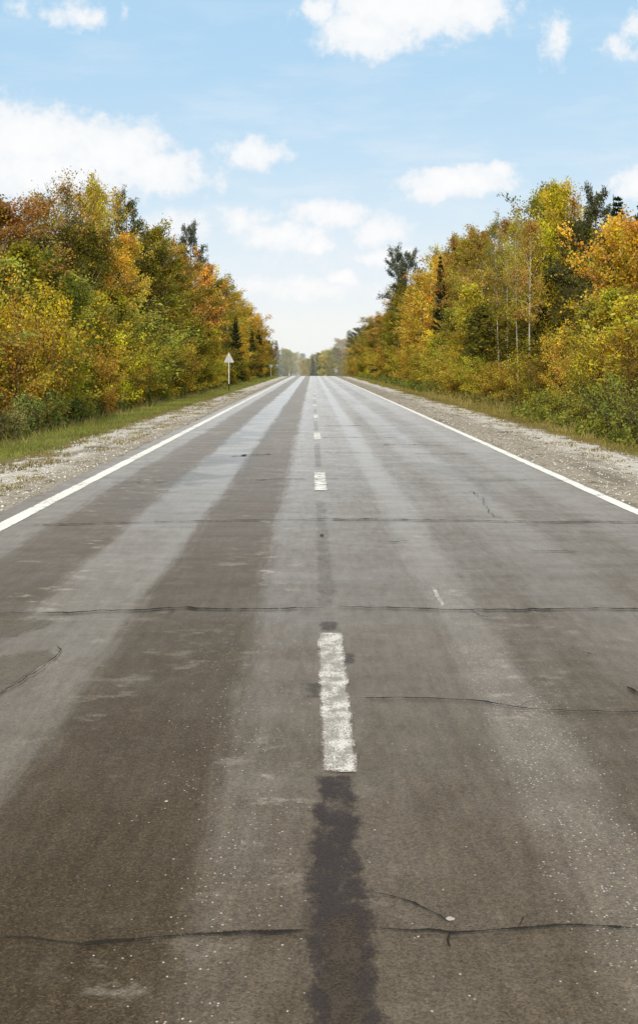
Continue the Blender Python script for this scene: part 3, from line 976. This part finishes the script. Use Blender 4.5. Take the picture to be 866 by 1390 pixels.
RIGHT = [
    ('spruce', 872, 258, 14.5, 3.4, 'spruce', "dark spruce cut by the photo's right edge behind the big golden aspen", {}),
    ('spruce', 838, 262, 14.5, 3.6, (.055, .075, .03), "green spruce tip rising behind the big golden aspen", {}),
    ('aspen', 838, 292, 12.3, 3.7, 'gold', "big golden-orange aspen with rounded crown near the photo's right edge", dict(var=0)),
    ('aspen', 872, 300, 12.6, 3.2, 'amber', "amber aspen right of the big golden aspen, cut by the photo's edge", dict(var=1)),
    ('pine', 803, 279, 14.0, 3.2, 'pine', "leaning dark pine between the bright yellow larch and big golden aspen", dict(lean=.05)),
    ('pine', 780, 312, 14.2, 3.0, (.06, .07, .026), "lower shaded pine under the leaning dark pine, bare grey trunk", {}),
    ('larch', 772, 249, 14.5, 3.4, 'yellow', "brightest tall yellow larch in the right treeline, wispy top", dict(var=0)),
    ('larch', 752, 292, 14.0, 2.6, 'yellow', "lower yellow larch merged with the brightest tall yellow larch", dict(var=1)),
    ('sparse', 788, 256, 14.8, 2.6, 'gold', "wispy gold birch tip just right of the brightest yellow larch", {}),
    ('birch', 738, 252, 15.0, 3.6, 'olive', "tall olive-brown birch behind the brightest yellow larch's left flank", {}),
    ('tallbirch', 678, 291, 11.4, 2.0, 'olive', "white-trunked birch, leftmost of the four pale trunks on the right", {}),
    ('tallbirch', 690, 296, 11.2, 1.9, 'brown', "white-trunked birch, second from left of the four pale trunks", {}),
    ('tallbirch', 703, 288, 11.0, 2.0, 'ygreen', "white-trunked birch, third and whitest of the four pale trunks", {}),
    ('tallbirch', 717, 300, 11.3, 1.8, 'brown', "white-trunked birch, rightmost of the four pale trunks", {}),
    ('birch', 656, 309, 12.5, 3.4, 'brown', "brown-gold birch left of the white-trunked birches", {}),
    ('birch', 640, 318, 12.6, 3.4, 'olive', "olive birch between two brown-gold birches on the right treeline", {}),
    ('birch', 624, 322, 12.6, 3.6, 'brown', "second brown-gold birch, right of the pale wispy birches", {}),
    ('sparse', 609, 322, 12.6, 3.2, 'yellow', "pale wispy yellow birch above the narrow dark spruce", {}),
    ('sparse', 597, 330, 12.8, 3.4, 'yellow', "second pale wispy birch, left of the narrow dark spruce's tip", {}),
    ('spruce', 601, 346, 11.2, 2.6, (.052, .064, .028), "narrow near-black spruce beside the leaning golden larches", {}),
    ('larch', 588, 348, 11.6, 4.4, 'gold', "tallest of the golden larches that slope toward the road end", dict(var=0)),
    ('larch', 574, 370, 11.2, 4.2, 'gold', "middle golden larch of the bright sloping trio", dict(var=1)),
    ('larch', 560, 402, 10.8, 4.0, 'gold', "lowest golden larch of the bright sloping trio", dict(var=0)),
    ('pine', 553, 350, 12.6, 6.0, 'bspruce', "tall open grey-green pine standing left of the golden larches", dict(var=0)),
    ('pine', 561, 352, 13.2, 5.0, 'bspruce', "open pine half hidden behind the golden larches and its grey neighbour", dict(var=1)),
    ('birch', 546, 384, 11.8, 4.6, 'olive', "olive birch hiding the lower trunk of the tall open grey-green pine", {}),
    ('larch', 537, 404, 11.2, 4.6, 'grove', "ochre larch in the dip between open pine and dark broad spruce", {}),
    ('birch', 520, 424, 11.9, 5.5, 'brown', "brown-gold birch rising just behind the dark broad spruce", {}),
    ('spruce', 528, 418, 11.4, 5.2, (.046, .058, .026), "dark broad spruce left below the tall open grey-green pine", {}),
    ('birch', 541, 424, 10.8, 5.0, 'olive', "olive birch between the dark broad spruce and golden larches", {}),
    ('birch', 514, 430, 11.2, 6.0, 'olive', "olive-gold birch left of the dark broad spruce", {}),
    ('birch', 500, 440, 11.6, 6.5, 'dolive', "dull olive birch where the right treeline drops toward the haze", {}),
    ('pine', 489, 449, 12.5, 8.0, 'pine', "flat-topped dark pine in the falling right treeline", {}),
    ('aspen', 494, 462, 11.0, 6.0, 'orange', "small orange aspen below the flat-topped dark pine", {}),
    ('birch', 477, 457, 12.5, 8.0, 'brown', "brown birch left of the flat-topped dark pine", {}),
    ('birch', 467, 459, 13.0, 9.0, 'brown', "second brown birch, hazier, left of the brown birch", {}),
    ('birch', 457, 467, 13.5, 9.0, 'dolive', "hazy grey-green birch, last high crown right of the road end", {}),
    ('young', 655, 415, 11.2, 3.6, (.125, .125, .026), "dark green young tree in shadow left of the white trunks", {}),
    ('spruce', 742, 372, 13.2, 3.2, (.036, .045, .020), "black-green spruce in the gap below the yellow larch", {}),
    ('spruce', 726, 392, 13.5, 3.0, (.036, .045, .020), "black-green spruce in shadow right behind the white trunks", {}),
    ('young', 628, 432, 10.2, 3.0, 'ygreen', "light green sapling left of the dark green young tree in shadow", {}),
    ('young', 612, 418, 10.6, 3.0, 'pgreen', "pale green sapling under the narrow near-black spruce", {}),
    ('young', 596, 452, 10.0, 3.2, 'ygreen', "yellow-green sapling at the foot of the golden larches", {}),
    ('young', 640, 386, 11.2, 3.0, 'ygreen', "taller light green sapling against the brown-gold birches", {}),
    ('young', 830, 392, 10.4, 2.4, 'ygreen', "yellow-green sapling below the big golden aspen's right side", {}),
    ('young', 806, 410, 10.6, 2.0, 'pgreen', "pale green sapling below the big golden aspen's left side", {}),
    ('young', 858, 402, 10.2, 2.2, 'yellow', "yellowish sapling at the photo's right edge under the amber aspen", {}),
    ('bush', 722, 462, 9.6, 2.2, 'ygreen', "rounded olive-yellow bush in front of the whitest birch trunk", {}),
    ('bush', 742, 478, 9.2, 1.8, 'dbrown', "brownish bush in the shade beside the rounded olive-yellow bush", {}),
    ('bush', 768, 436, 9.9, 2.0, 'gold', "pale gold bush top standing before the bare grey pine trunk", {}),
    ('bush', 774, 470, 9.4, 1.9, 'amber', "orange-amber bush right below the pale gold bush", {}),
    ('bush', 806, 448, 9.5, 2.0, 'ygreen', "olive bush under the pale green sapling near the big aspen", {}),
    ('bush', 846, 432, 9.2, 2.2, 'amber', "dark amber bush near the photo's right edge above green plants", {}),
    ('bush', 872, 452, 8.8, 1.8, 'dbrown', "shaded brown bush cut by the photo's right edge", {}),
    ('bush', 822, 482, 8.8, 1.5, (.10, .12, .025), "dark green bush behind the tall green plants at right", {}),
    ('bush', 690, 488, 10.0, 2.4, 'grove', "ochre bush below the leftmost white trunk", {}),
    ('bush', 664, 490, 9.8, 2.4, 'grove', "brown-ochre bush below the dark green young tree in shadow", {}),
    ('bush', 640, 480, 9.8, 2.6, 'ygreen', "yellow-olive bush left of the brown-ochre bush on the right verge", {}),
    ('bush', 622, 494, 9.3, 2.4, 'amber', "rust-brown low bush on the right forest edge, midway to the larches", {}),
    ('bush', 600, 482, 9.6, 2.8, 'grove', "ochre bush left of the rust-brown low bush", {}),
    ('bush', 580, 470, 9.8, 3.2, 'ygreen', "pale olive bush below the middle golden larch", {}),
    ('bush', 560, 462, 9.8, 3.6, 'grove', "ochre bush below the lowest golden larch", {}),
    ('bush', 542, 462, 9.8, 4.0, 'ygreen', "yellow-olive bush right of the dark broad spruce's foot", {}),
    ('bush', 524, 468, 9.8, 4.4, 'grove', "ochre-orange bush under the dark broad spruce", {}),
    ('bush', 508, 474, 9.8, 4.6, 'ygreen', "olive bush left of the ochre-orange bush toward the crest", {}),
    ('bush', 494, 480, 9.8, 5.0, 'olive', "dull green bush under the small orange aspen", {}),
    ('bush', 481, 483, 10.0, 6.0, 'grove', "ochre bush near the crest right of the small pale board", {}),
    ('bush', 468, 485, 10.6, 7.0, 'ygreen', "last olive-yellow bush behind the small pale roadside board", {}),
    # leafy green plants on the verge
    ('weed', 758, 518, 8.3, 1.6, (.40, .42, .05), "bright green leafy plant clump before the orange-amber bush", {}),
    ('weed', 736, 528, 8.4, 1.4, (.45, .47, .05), "yellowish green plant clump left of the bright green clump", {}),
    ('weed', 790, 520, 8.0, 1.5, (.33, .36, .05), "green leafy plant clump under the dark green bush", {}),
    ('weed', 826, 506, 7.8, 1.6, (.32, .34, .05), "tallest green plant clump at the right verge below the dark amber bush", {}),
    ('weed', 858, 512, 7.6, 1.5, (.26, .28, .045), "dark green plant clump at the photo's right edge", {}),
    ('weed', 36, 532, -8.0, 1.3, (.28, .35, .08), "green leafy weed clump below the large rusty orange bush", {}),
    ('weed', 66, 526, -8.0, 1.4, (.34, .41, .10), "pale green weed clump below the golden bush", {}),
    ('weed', 8, 554, -7.9, 1.2, (.36, .33, .12), "dull seeding weed clump at the photo's left edge", {}),
    ('weed', 104, 528, -8.0, 1.4, (.22, .29, .06), "dark green weed clump below the yellow-olive bush left of the orange ones", {}),
]
for kind, px, pt, L, W, col, lab, kw in LEFT + RIGHT:
    at(kind, px, pt, L, W, col, lab, **kw)


# ---- filler rows behind the trees one can pick out
def interp(tab, x):
    tab = sorted(tab)
    if x <= tab[0][0]: return tab[0][1]
    for (a, b), (c, d) in zip(tab, tab[1:]):
        if x <= c: return b + (d - b) * (x - a) / (c - a)
    return tab[-1][1]


TOPL = [(-400, 200), (0, 280), (60, 262), (83, 255), (131, 262), (165, 275), (187, 300), (214, 312), (244, 345), (268, 345), (292, 375), (322, 402), (347, 430), (362, 466), (390, 478), (424, 482)]
TOPR = [(1300, 180), (866, 275), (800, 275), (738, 270), (703, 297), (656, 318), (600, 345), (575, 375), (553, 395), (528, 428), (500, 446), (477, 462), (455, 476), (424, 482)]
deepL = "shaded trees deep behind the left forest edge"
deepR = "shaded trees deep behind the right forest edge"


def filler(side, y0, y1, step, lat, kinds, cols, drop, lab, grp, gap=None):
    y = y0
    while y < y1:
        L = side * random.uniform(*lat)
        yy = y + random.uniform(-.4, .4) * step
        px = HX + F * L / yy
        top = interp(TOPL if side < 0 else TOPR, px) + random.uniform(*drop)
        H = EYE + (HY - top) * yy / F - gz(L, yy)
        y += step * (1 + y / 150)
        if H < 2.5 or (gap and gap[0] < L / yy < gap[1]): continue
        H = min(H, 16)
        kind = random.choice(kinds)
        w = {'birch': .34, 'spruce': .36, 'aspen': .5, 'larch': .36, 'pine': .36, 'young': .5, 'bush': 1.0}[kind] * H
        place(kind, L, yy, H, min(max(w * 1.2, 3.0), 8), random.choice(cols), lab, group=grp)


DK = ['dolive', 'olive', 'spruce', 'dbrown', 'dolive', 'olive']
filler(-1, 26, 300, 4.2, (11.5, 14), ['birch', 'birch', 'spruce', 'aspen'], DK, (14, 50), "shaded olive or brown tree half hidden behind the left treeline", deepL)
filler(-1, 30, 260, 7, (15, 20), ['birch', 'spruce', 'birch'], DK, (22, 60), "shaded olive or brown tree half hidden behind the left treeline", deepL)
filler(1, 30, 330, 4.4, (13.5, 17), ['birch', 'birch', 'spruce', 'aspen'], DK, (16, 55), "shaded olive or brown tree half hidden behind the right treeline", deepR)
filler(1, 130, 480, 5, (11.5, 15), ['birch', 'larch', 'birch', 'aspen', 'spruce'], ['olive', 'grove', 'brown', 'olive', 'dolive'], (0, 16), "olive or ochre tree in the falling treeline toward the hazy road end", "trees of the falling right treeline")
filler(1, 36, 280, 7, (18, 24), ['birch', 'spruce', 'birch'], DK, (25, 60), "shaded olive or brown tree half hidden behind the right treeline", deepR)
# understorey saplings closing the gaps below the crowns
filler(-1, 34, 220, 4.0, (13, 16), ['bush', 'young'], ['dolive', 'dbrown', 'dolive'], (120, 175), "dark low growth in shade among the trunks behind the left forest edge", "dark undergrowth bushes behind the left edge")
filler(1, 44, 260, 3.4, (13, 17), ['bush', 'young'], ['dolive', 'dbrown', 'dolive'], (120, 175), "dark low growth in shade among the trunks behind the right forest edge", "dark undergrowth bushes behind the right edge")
filler(-1, 29, 200, 3.6, (9.6, 11), ['young', 'bush'], ['ygreen', 'olive', 'dolive', 'grove', 'pgreen'], (95, 150), "olive or ochre sapling half hidden between the bushes of the left forest edge", "saplings in the left understorey")
filler(1, 36, 260, 3.8, (10.5, 12), ['young', 'bush'], ['ygreen', 'olive', 'grove', 'dolive', 'brown'], (105, 160), "olive or ochre sapling half hidden between the bushes of the right forest edge", "saplings in the right understorey", gap=(.135, .215))

# ---- far side of the valley: individual hazy crowns closing the view
far_cols = ['olive', 'pgreen', 'ygreen', 'grove', 'green', 'olive', 'green', 'dolive']
for i in range(64):
    Y = random.uniform(380, 640)
    px = random.uniform(378, 452) if i < 46 else random.uniform(440, 474)
    X = (px - HX) * Y / F
    if abs(X - bend(Y)) < 7: X = bend(Y) + 9 * (1 if X > bend(Y) else -1)
    px = HX + X * F / Y
    top = interp([(378, 470), (400, 477), (425, 480), (440, 476), (452, 472), (475, 467)], px) + random.uniform(0, 10)
    H = min(17, EYE + (HY - top) * Y / F - gz(X, Y))
    kind = random.choice(['birch', 'birch', 'larch', 'spruce', 'aspen'])
    place(kind, X, Y, H, H * .42, random.choice(far_cols) if kind != 'spruce' else 'bspruce', "small hazy tree far beyond the crest closing the end of the road", group="hazy trees beyond the crest")
for side in (-1, 1):
    for i in range(20):
        Y = random.uniform(275, 480)
        X = side * random.uniform(11, 20) + (bend(Y) if side < 0 else 0)
        px = HX + X * F / Y
        top = interp(TOPL if side < 0 else TOPR, px) + random.uniform(2, 14)
        H = min(16, EYE + (HY - top) * Y / F - gz(X, Y))
        if H < 4: continue
        kind = random.choice(['birch', 'larch', 'spruce', 'aspen', 'birch'])
        place(kind, X, Y, H, H * .45, random.choice(far_cols) if kind != 'spruce' else 'bspruce', "small hazy tree on the falling verge just beyond the %s crest shoulder" % ('left' if side < 0 else 'right'), group="hazy trees beyond the crest on the " + ('left' if side < 0 else 'right'))

# ---------------------------------------------------------------- grass and ground cover (countless)
def blades(name, spots, m, wid, color):
    """spots: (x, y, height, lean) arrays -> one triangle each."""
    n = len(spots)
    s = np.array(spots)
    z = np.array([gz(a, b) for a, b in s[:, :2]])
    p = np.stack([s[:, 0], s[:, 1], z - .01], 1)
    az = rng.uniform(0, 6.28, n)
    side = np.stack([np.cos(az), np.sin(az), np.zeros(n)], 1) * (wid * rng.uniform(.6, 1.4, n))[:, None]
    tip = p + np.stack([rng.normal(0, .45, n) * s[:, 2], rng.normal(0, .45, n) * s[:, 2], s[:, 2]], 1)
    v = np.stack([p - side, p + side, tip], 1).reshape(-1, 3)
    q = np.arange(3 * n).reshape(-1, 3)
    a = np.stack([s[:, 3] + rng.normal(0, .15, n), rng.normal(.5, .18, n), rng.random(n), np.ones(n)], 1)
    o = link(name, np_mesh(name, v, q, m, np.repeat(np.clip(a, 0, 1.2), 3, axis=0), n=3))
    o.color = (*color, 1)
    tag(o, kind='stuff')
    return o


def verge_spots(side, n, inner, outer, h, y0, y1, patchy=0.0, pw=1.5):
    out = []
    while len(out) < n:
        y = y0 + (y1 - y0) * random.random() ** pw
        x = side * random.uniform(inner, outer)
        e = mnoise.noise(Vector((x * .55, y * .35, 2)))
        if patchy and mnoise.noise(Vector((x * 1.3, y * .8, 7))) + .5 * mnoise.noise(Vector((x * 4, y * 3, 7))) < patchy: continue
        if abs(x) < inner + .35 + e * .7 and not patchy: continue
        k = min(1.0, .55 + .3 * (abs(x) - inner))
        out.append((x, y, h * k * random.uniform(.5, 1.5), .5 + .3 * e))
    return out


blades("grass", verge_spots(-1, 52000, 5.25, 8.6, .085, 20, 150), M_LEAF, .012, (.27, .29, .065))
blades("grass", verge_spots(1, 46000, 6.1, 9.0, .085, 20, 150), M_LEAF, .012, (.29, .23, .065))
blades("grass", verge_spots(-1, 9000, 5.4, 8.8, .14, 120, 260, 0, 1.0), M_LEAF, .05, (.27, .29, .065))
blades("grass", verge_spots(1, 9000, 6.2, 9.2, .14, 120, 260, 0, 1.0), M_LEAF, .05, (.30, .25, .065))
blades("dry_weeds", verge_spots(-1, 14000, 4.1, 5.9, .07, 14, 90, .12), M_LEAF, .010, (.26, .20, .075))
blades("dry_weeds", verge_spots(1, 9000, 5.2, 7.0, .065, 14, 90, .16), M_LEAF, .010, (.27, .20, .075))

blades("tall_dry_grass", verge_spots(-1, 5000, 7.0, 9.2, .42, 20, 200, .05), M_LEAF, .011, (.42, .34, .13))
blades("tall_dry_grass", verge_spots(1, 5000, 6.8, 9.4, .38, 20, 200, .05), M_LEAF, .011, (.40, .31, .12))


def undergrowth(side, n, lat, y0, y1, hgt, color, leafs=26, pw=1.4):
    cs, sz, sh = [], [], []
    for i in range(n):
        y = y0 + (y1 - y0) * random.random() ** pw
        x = side * (lat[0] + (lat[1] - lat[0]) * random.random())
        H = hgt * random.uniform(.45, 1.25) * (.6 + .8 * (.5 + mnoise.noise(Vector((x * .4, y * .25, 11)))))
        z = gz(x, y)
        s = random.gauss(.5, .18)
        for k in range(leafs):
            t = (k + random.random()) / leafs
            r = .20 * H * (1.15 - t)
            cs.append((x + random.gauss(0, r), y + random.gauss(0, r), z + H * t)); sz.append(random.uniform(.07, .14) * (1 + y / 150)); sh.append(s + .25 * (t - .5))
    c = np.array(cs); N = len(c)
    v, q = frame_quads(c, np.array(sz), .45, up=.2)
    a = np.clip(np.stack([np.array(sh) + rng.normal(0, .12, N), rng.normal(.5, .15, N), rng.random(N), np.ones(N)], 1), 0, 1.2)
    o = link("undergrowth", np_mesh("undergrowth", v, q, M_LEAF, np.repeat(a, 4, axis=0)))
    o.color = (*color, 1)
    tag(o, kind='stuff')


undergrowth(-1, 900, (7.7, 9.6), 24, 240, .55, (.19, .20, .045))
undergrowth(1, 240, (7.2, 8.8), 24, 47, .45, (.27, .275, .05))
undergrowth(1, 330, (8.2, 10.0), 45, 110, .42, (.24, .205, .05))
undergrowth(1, 420, (7.6, 9.6), 90, 300, .6, (.20, .22, .045))
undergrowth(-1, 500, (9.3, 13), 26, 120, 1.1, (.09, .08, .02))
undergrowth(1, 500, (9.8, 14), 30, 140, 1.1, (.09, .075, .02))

# ---------------------------------------------------------------- signs and posts
def cyl(name, r, z0, z1, m, parent, n=12):
    v, f = [], []
    for z in (z0, z1):
        for k in range(n):
            v.append((r * math.cos(6.2832 * k / n), r * math.sin(6.2832 * k / n), z))
    for k in range(n):
        f.append((k, (k + 1) % n, n + (k + 1) % n, n + k))
    f.append(tuple(range(n - 1, -1, -1))); f.append(tuple(range(n, 2 * n)))
    return mesh_obj(name, v, f, m, parent)


def plate(name, outline, y0, y1, m, parent):
    n = len(outline)
    v = [(x, y0, z) for x, z in outline] + [(x, y1, z) for x, z in outline]
    f = [tuple(range(n)), tuple(range(2 * n - 1, n - 1, -1))] + [(k, n + k, n + (k + 1) % n, (k + 1) % n) for k in range(n)]
    return mesh_obj(name, v, f, m, parent)


def rounded(pts, r, seg=5):
    out = []
    n = len(pts)
    for i in range(n):
        a, b, c = Vector(pts[i - 1]), Vector(pts[i]), Vector(pts[(i + 1) % n])
        u, w = (a - b).normalized(), (c - b).normalized()
        for k in range(seg + 1):
            t = k / seg
            p = (b + u * r) * (1 - t) ** 2 + b * (2 * t * (1 - t)) + (b + w * r) * t * t
            out.append((p.x, p.y))
    return out


def empty(name, x, y, label, cat, group=None):
    o = bpy.data.objects.new(name, None); COL.objects.link(o)
    o.location = (x, y, gz(x, y))
    return tag(o, label, cat, group)


def triangle_sign(x, y):
    s = empty("warning_sign", x, y, "triangular warning sign seen from its grey back, white pole with black foot", "road sign")
    cyl("pole", .042, .5, 2.82, M_WHITE, s)
    cyl("pole_foot", .043, -.2, .5, M_BLACK, s)
    tri = [(-.40, 2.08), (.40, 2.08), (0, 2.84)]
    pl = plate("sign_plate", rounded(tri, .09), -.062, -.05, M_ZINC, s)
    pl.location.y = .11
    o = rounded(tri, .09)
    inner = [(x_ * .9, 2.33 + (z_ - 2.33) * .9) for x_, z_ in o]
    n = len(o)
    v = [(a, -.045 + .105 - .006, b) for a, b in o] + [(a, .105 - .051, b) for a, b in inner] + [(a, .105 - .026, b) for a, b in o]
    rim = mesh_obj("rim", v, [(k, (k + 1) % n, n + (k + 1) % n, n + k) for k in range(n)], M_RIM, pl)
    rim.location.y = -.11
    for zz in (2.22, 2.5):
        plate("bracket", [(-.09, zz - .02), (.09, zz - .02), (.09, zz + .02), (-.09, zz + .02)], .030, .044, M_ZINC, s)
    return s


triangle_sign(-6.15, 93.5)

s = empty("marker_post", -7.2, 221, "thin faded orange post with a small grey round plate by the left crest", "road sign")
cyl("pole", .05, -.2, 2.0, M_ORANGE, s)
plate("sign_plate", [(.30 * math.cos(6.2832 * k / 20), 1.95 + .30 * math.sin(6.2832 * k / 20)) for k in range(20)], -.085, -.06, M_DULL, s)

s = empty("roadside_board", 4.35, 233, "small pale kilometre board on a post by the right crest", "road sign")
cyl("pole", .05, -.2, .9, M_DULL, s)
plate("board", rounded([(-.32, .75), (.32, .75), (.32, 1.4), (-.32, 1.4)], .05), -.075, -.055, M_DULL, s)

s = empty("guide_post", -4.1, 226, "tiny white guide post at the left road edge on the crest", "guide post")
v = []
for z, w in ((-.1, .06), (.72, .06), (.8, .03)):
    v += [(-w, -w, z), (w, -w, z), (w, w, z), (-w, w, z)]
mesh_obj("post_body", v, [(0, 1, 5, 4), (1, 2, 6, 5), (2, 3, 7, 6), (3, 0, 4, 7), (4, 5, 9, 8), (5, 6, 10, 9), (6, 7, 11, 10), (7, 4, 8, 11), (8, 9, 10, 11)], M_WHITE, s)
mesh_obj("reflector_band", [(a * 1.05, b * 1.05, c) for a, b, c in [(-.06, -.06, .5), (.06, -.06, .5), (.06, .06, .5), (-.06, .06, .5), (-.06, -.06, .64), (.06, -.06, .64), (.06, .06, .64), (-.06, .06, .64)]],
         [(0, 1, 5, 4), (1, 2, 6, 5), (2, 3, 7, 6), (3, 0, 4, 7)], M_BLACK, s)


def stone(name, px, py, r, m, label, flat=.6):
    import bmesh
    bm = bmesh.new()
    bmesh.ops.create_icosphere(bm, subdivisions=2, radius=r)
    for q in bm.verts:
        q.co *= 1 + .35 * mnoise.noise(q.co / r * 1.3 + Vector((px, 0, 0)))
        q.co.z *= flat
    me = bpy.data.meshes.new(name); bm.to_mesh(me); bm.free()
    me.materials.append(m)
    x, y = ground_at(px, py)
    o = link(name, me); o.location = (x, y, r * flat * .8)
    return tag(o, label, "stone")


stone("pebble", 437, 728, .022, M_STONE, "lone small dark stone lying on the worn centre line")
stone("stone_chip", 611, 1249, .014, M_CHIP, "flat pale stone chip lying just above the nearest road crack", .25)
stone("stone_chip", 226, 1089, .007, M_CHIP, "tiny white stone chip on the brown left wheel track", .4)

# ---------------------------------------------------------------- haze over the valley beyond the crest
m, g = mat("valley_haze")
vs = g.node('ShaderNodeVolumeScatter')
vs.inputs['Color'].default_value = (.84, .95, 1, 1)
vs.inputs['Density'].default_value = .0016
vs.inputs['Anisotropy'].default_value = -.25
g.out(vol=vs.outputs[0])
hv = [(-160, 320, -6), (160, 320, -6), (160, 760, -6), (-160, 760, -6), (-160, 320, 26), (160, 320, 26), (160, 760, 26), (-160, 760, 26)]
hz = mesh_obj("haze", hv, [(0, 3, 2, 1), (4, 5, 6, 7), (0, 1, 5, 4), (1, 2, 6, 5), (2, 3, 7, 6), (3, 0, 4, 7)], m)
tag(hz, kind='stuff')

# ---------------------------------------------------------------- sky, sun
SUN_EL, SUN_AZ = 35.0, 188.0        # azimuth clockwise from +Y: behind the camera, a little to the left
w = bpy.data.worlds.new("World")
sc.world = w
w.use_nodes = True
g = G(w.node_tree)
sky = g.node('ShaderNodeTexSky', sky_type='NISHITA')
sky.sun_disc = False
sky.sun_elevation = R(SUN_EL)
sky.sun_rotation = R(SUN_AZ)
sky.air_density = 1.0; sky.dust_density = 0.6; sky.ozone_density = 1.6
dirv = g.node('ShaderNodeTexCoord').outputs['Generated']
dx, dy, dz_ = g.xyz(dirv)
az = g.m('ARCTAN2', dx, dy)
el = g.m('ARCSINE', dz_)
# clouds: soft lobes in azimuth / elevation (degrees), broken up by noise
dvec = g.comb(g.m('MULTIPLY', az, 57.296), g.m('MULTIPLY', el, 57.296))
wn = g.noise(dvec, .55, 6.0, .62, color=True)
warp = g.vm('MULTIPLY', g.vm('SUBTRACT', wn, (.5, .5, .5)), (1.9, 1.1, 0))
dv = g.vm('ADD', dvec, warp)
ca, ce, _ = g.xyz(dv)
fluff = g.noise(dvec, 1.3, 8.0, .60)


def deg(px, py):
    a = math.degrees(math.atan((px - HX) / F))
    e = math.degrees(math.atan((HY - py) / math.hypot(F, px - HX)))
    return a, e


CL = [  # photo column, row, half width, half height (px), density
    (560, 5, 140, 52, 1.0), (500, 40, 75, 42, .9), (640, 10, 60, 26, .9), (430, 15, 35, 25, .8),
    (40, 190, 110, 48, 1.0), (150, 205, 90, 44, 1.0), (215, 232, 70, 34, .9), (60, 235, 170, 46, .9), (-60, 190, 110, 70, 1.0),
    (345, 207, 52, 22, .85), (295, 245, 40, 26, .45), (620, 246, 78, 24, 1.0), (590, 258, 45, 17, .9), (668, 232, 34, 15, .8),
    (752, 52, 28, 40, .6), (840, 62, 36, 24, .55), (862, 35, 26, 26, .6), (100, 18, 55, 26, .6), (25, 8, 28, 22, .5), (168, 18, 12, 20, .45),
    (862, 246, 34, 26, .9), (330, 295, 50, 26, .7), (240, 305, 60, 30, .7), (450, 292, 70, 24, .85), (385, 318, 76, 24, .85), (515, 312, 42, 30, .8),
    (432, 332, 26, 14, 1.0), (525, 347, 46, 14, .95), (410, 392, 90, 22, .8), (464, 376, 28, 15, 1.0), (350, 388, 56, 22, .75), (540, 395, 60, 26, .6), (440, 350, 160, 34, .42)]
dens = None
for px, py, hw, hh, a in CL:
    a0, e0 = deg(px, py)
    u = g.m('MULTIPLY', g.m('SUBTRACT', ca, a0), 1 / (hw / F * 57.3))
    v_ = g.m('MULTIPLY', g.m('SUBTRACT', ce, e0), 1 / (hh / F * 57.3))
    r2 = g.m('ADD', g.m('MULTIPLY', u, u), g.m('MULTIPLY', v_, v_))
    d_ = g.m('MULTIPLY', g.m('EXPONENT', g.m('MULTIPLY', r2, -0.9)), a)
    dens = d_ if dens is None else g.m('MAXIMUM', dens, d_)
# heavy cloud cover added over the unseen sky to neutralise blue ambient light
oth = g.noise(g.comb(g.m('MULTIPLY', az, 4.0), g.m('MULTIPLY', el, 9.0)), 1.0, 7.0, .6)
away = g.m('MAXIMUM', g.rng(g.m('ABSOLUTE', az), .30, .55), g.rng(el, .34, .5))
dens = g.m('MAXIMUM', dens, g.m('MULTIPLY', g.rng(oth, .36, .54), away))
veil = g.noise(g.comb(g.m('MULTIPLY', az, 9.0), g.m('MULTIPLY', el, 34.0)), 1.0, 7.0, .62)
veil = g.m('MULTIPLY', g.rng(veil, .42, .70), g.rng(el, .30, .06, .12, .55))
cov = g.rng(g.m('ADD', dens, g.m('MULTIPLY', g.m('SUBTRACT', fluff, .5), .95)), .22, .68)
body = g.rng(g.m('ADD', dens, g.m('MULTIPLY', g.m('SUBTRACT', fluff, .5), .9)), .3, 1.1)
cloudc = g.mix(body, (8.7, 9.1, 9.5), (10.2, 10.1, 10.0))
skyc = sky.outputs[0]
tint = g.mix(g.rng(el, .0, .28), (8.0, 9.0, 9.6), (4.7, 7.2, 9.4))
skyc = g.mix(.88, skyc, tint)
# whitening toward the horizon
skyc = g.mix(g.rng(el, .16, .02, 0, .85), skyc, (8.7, 9.15, 9.5))
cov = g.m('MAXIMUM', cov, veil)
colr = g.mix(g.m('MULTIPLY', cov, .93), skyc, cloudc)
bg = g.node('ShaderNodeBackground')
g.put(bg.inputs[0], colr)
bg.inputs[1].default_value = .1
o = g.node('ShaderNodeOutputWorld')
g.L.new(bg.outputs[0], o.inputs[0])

sun = bpy.data.lights.new("sun", 'SUN')
sun.energy = 3.6
sun.angle = R(6)
sun.color = (1, .89, .72)
so = bpy.data.objects.new("sun", sun)
COL.objects.link(so)
sd = Vector((math.sin(R(SUN_AZ)) * math.cos(R(SUN_EL)), math.cos(R(SUN_AZ)) * math.cos(R(SUN_EL)), math.sin(R(SUN_EL))))
so.rotation_euler = (-sd).to_track_quat('-Z', 'Y').to_euler()

# ---------------------------------------------------------------- camera
cam = bpy.data.cameras.new("camera")
cam.sensor_fit = 'HORIZONTAL'
cam.sensor_width = 36
cam.lens = 36 * F / 866
cam.shift_x = (433 - HX) / 866
cam.shift_y = -(695 - HY) / 866
cam.clip_end = 6000
co = bpy.data.objects.new("camera", cam)
co.location = (0, 0, EYE)
co.rotation_euler = (R(90), 0, 0)
COL.objects.link(co)
sc.camera = co

sc.render.engine = 'CYCLES'
sc.cycles.use_denoising = True
sc.cycles.max_bounces = 6
sc.cycles.diffuse_bounces = 3
sc.cycles.glossy_bounces = 2
sc.cycles.transmission_bounces = 4
sc.cycles.transparent_max_bounces = 12
sc.cycles.volume_bounces = 1
sc.cycles.sample_clamp_indirect = 6
sc.view_settings.view_transform = 'Standard'
sc.view_settings.look = 'None'
sc.view_settings.exposure = 0
print("TREES", n_tree[0])
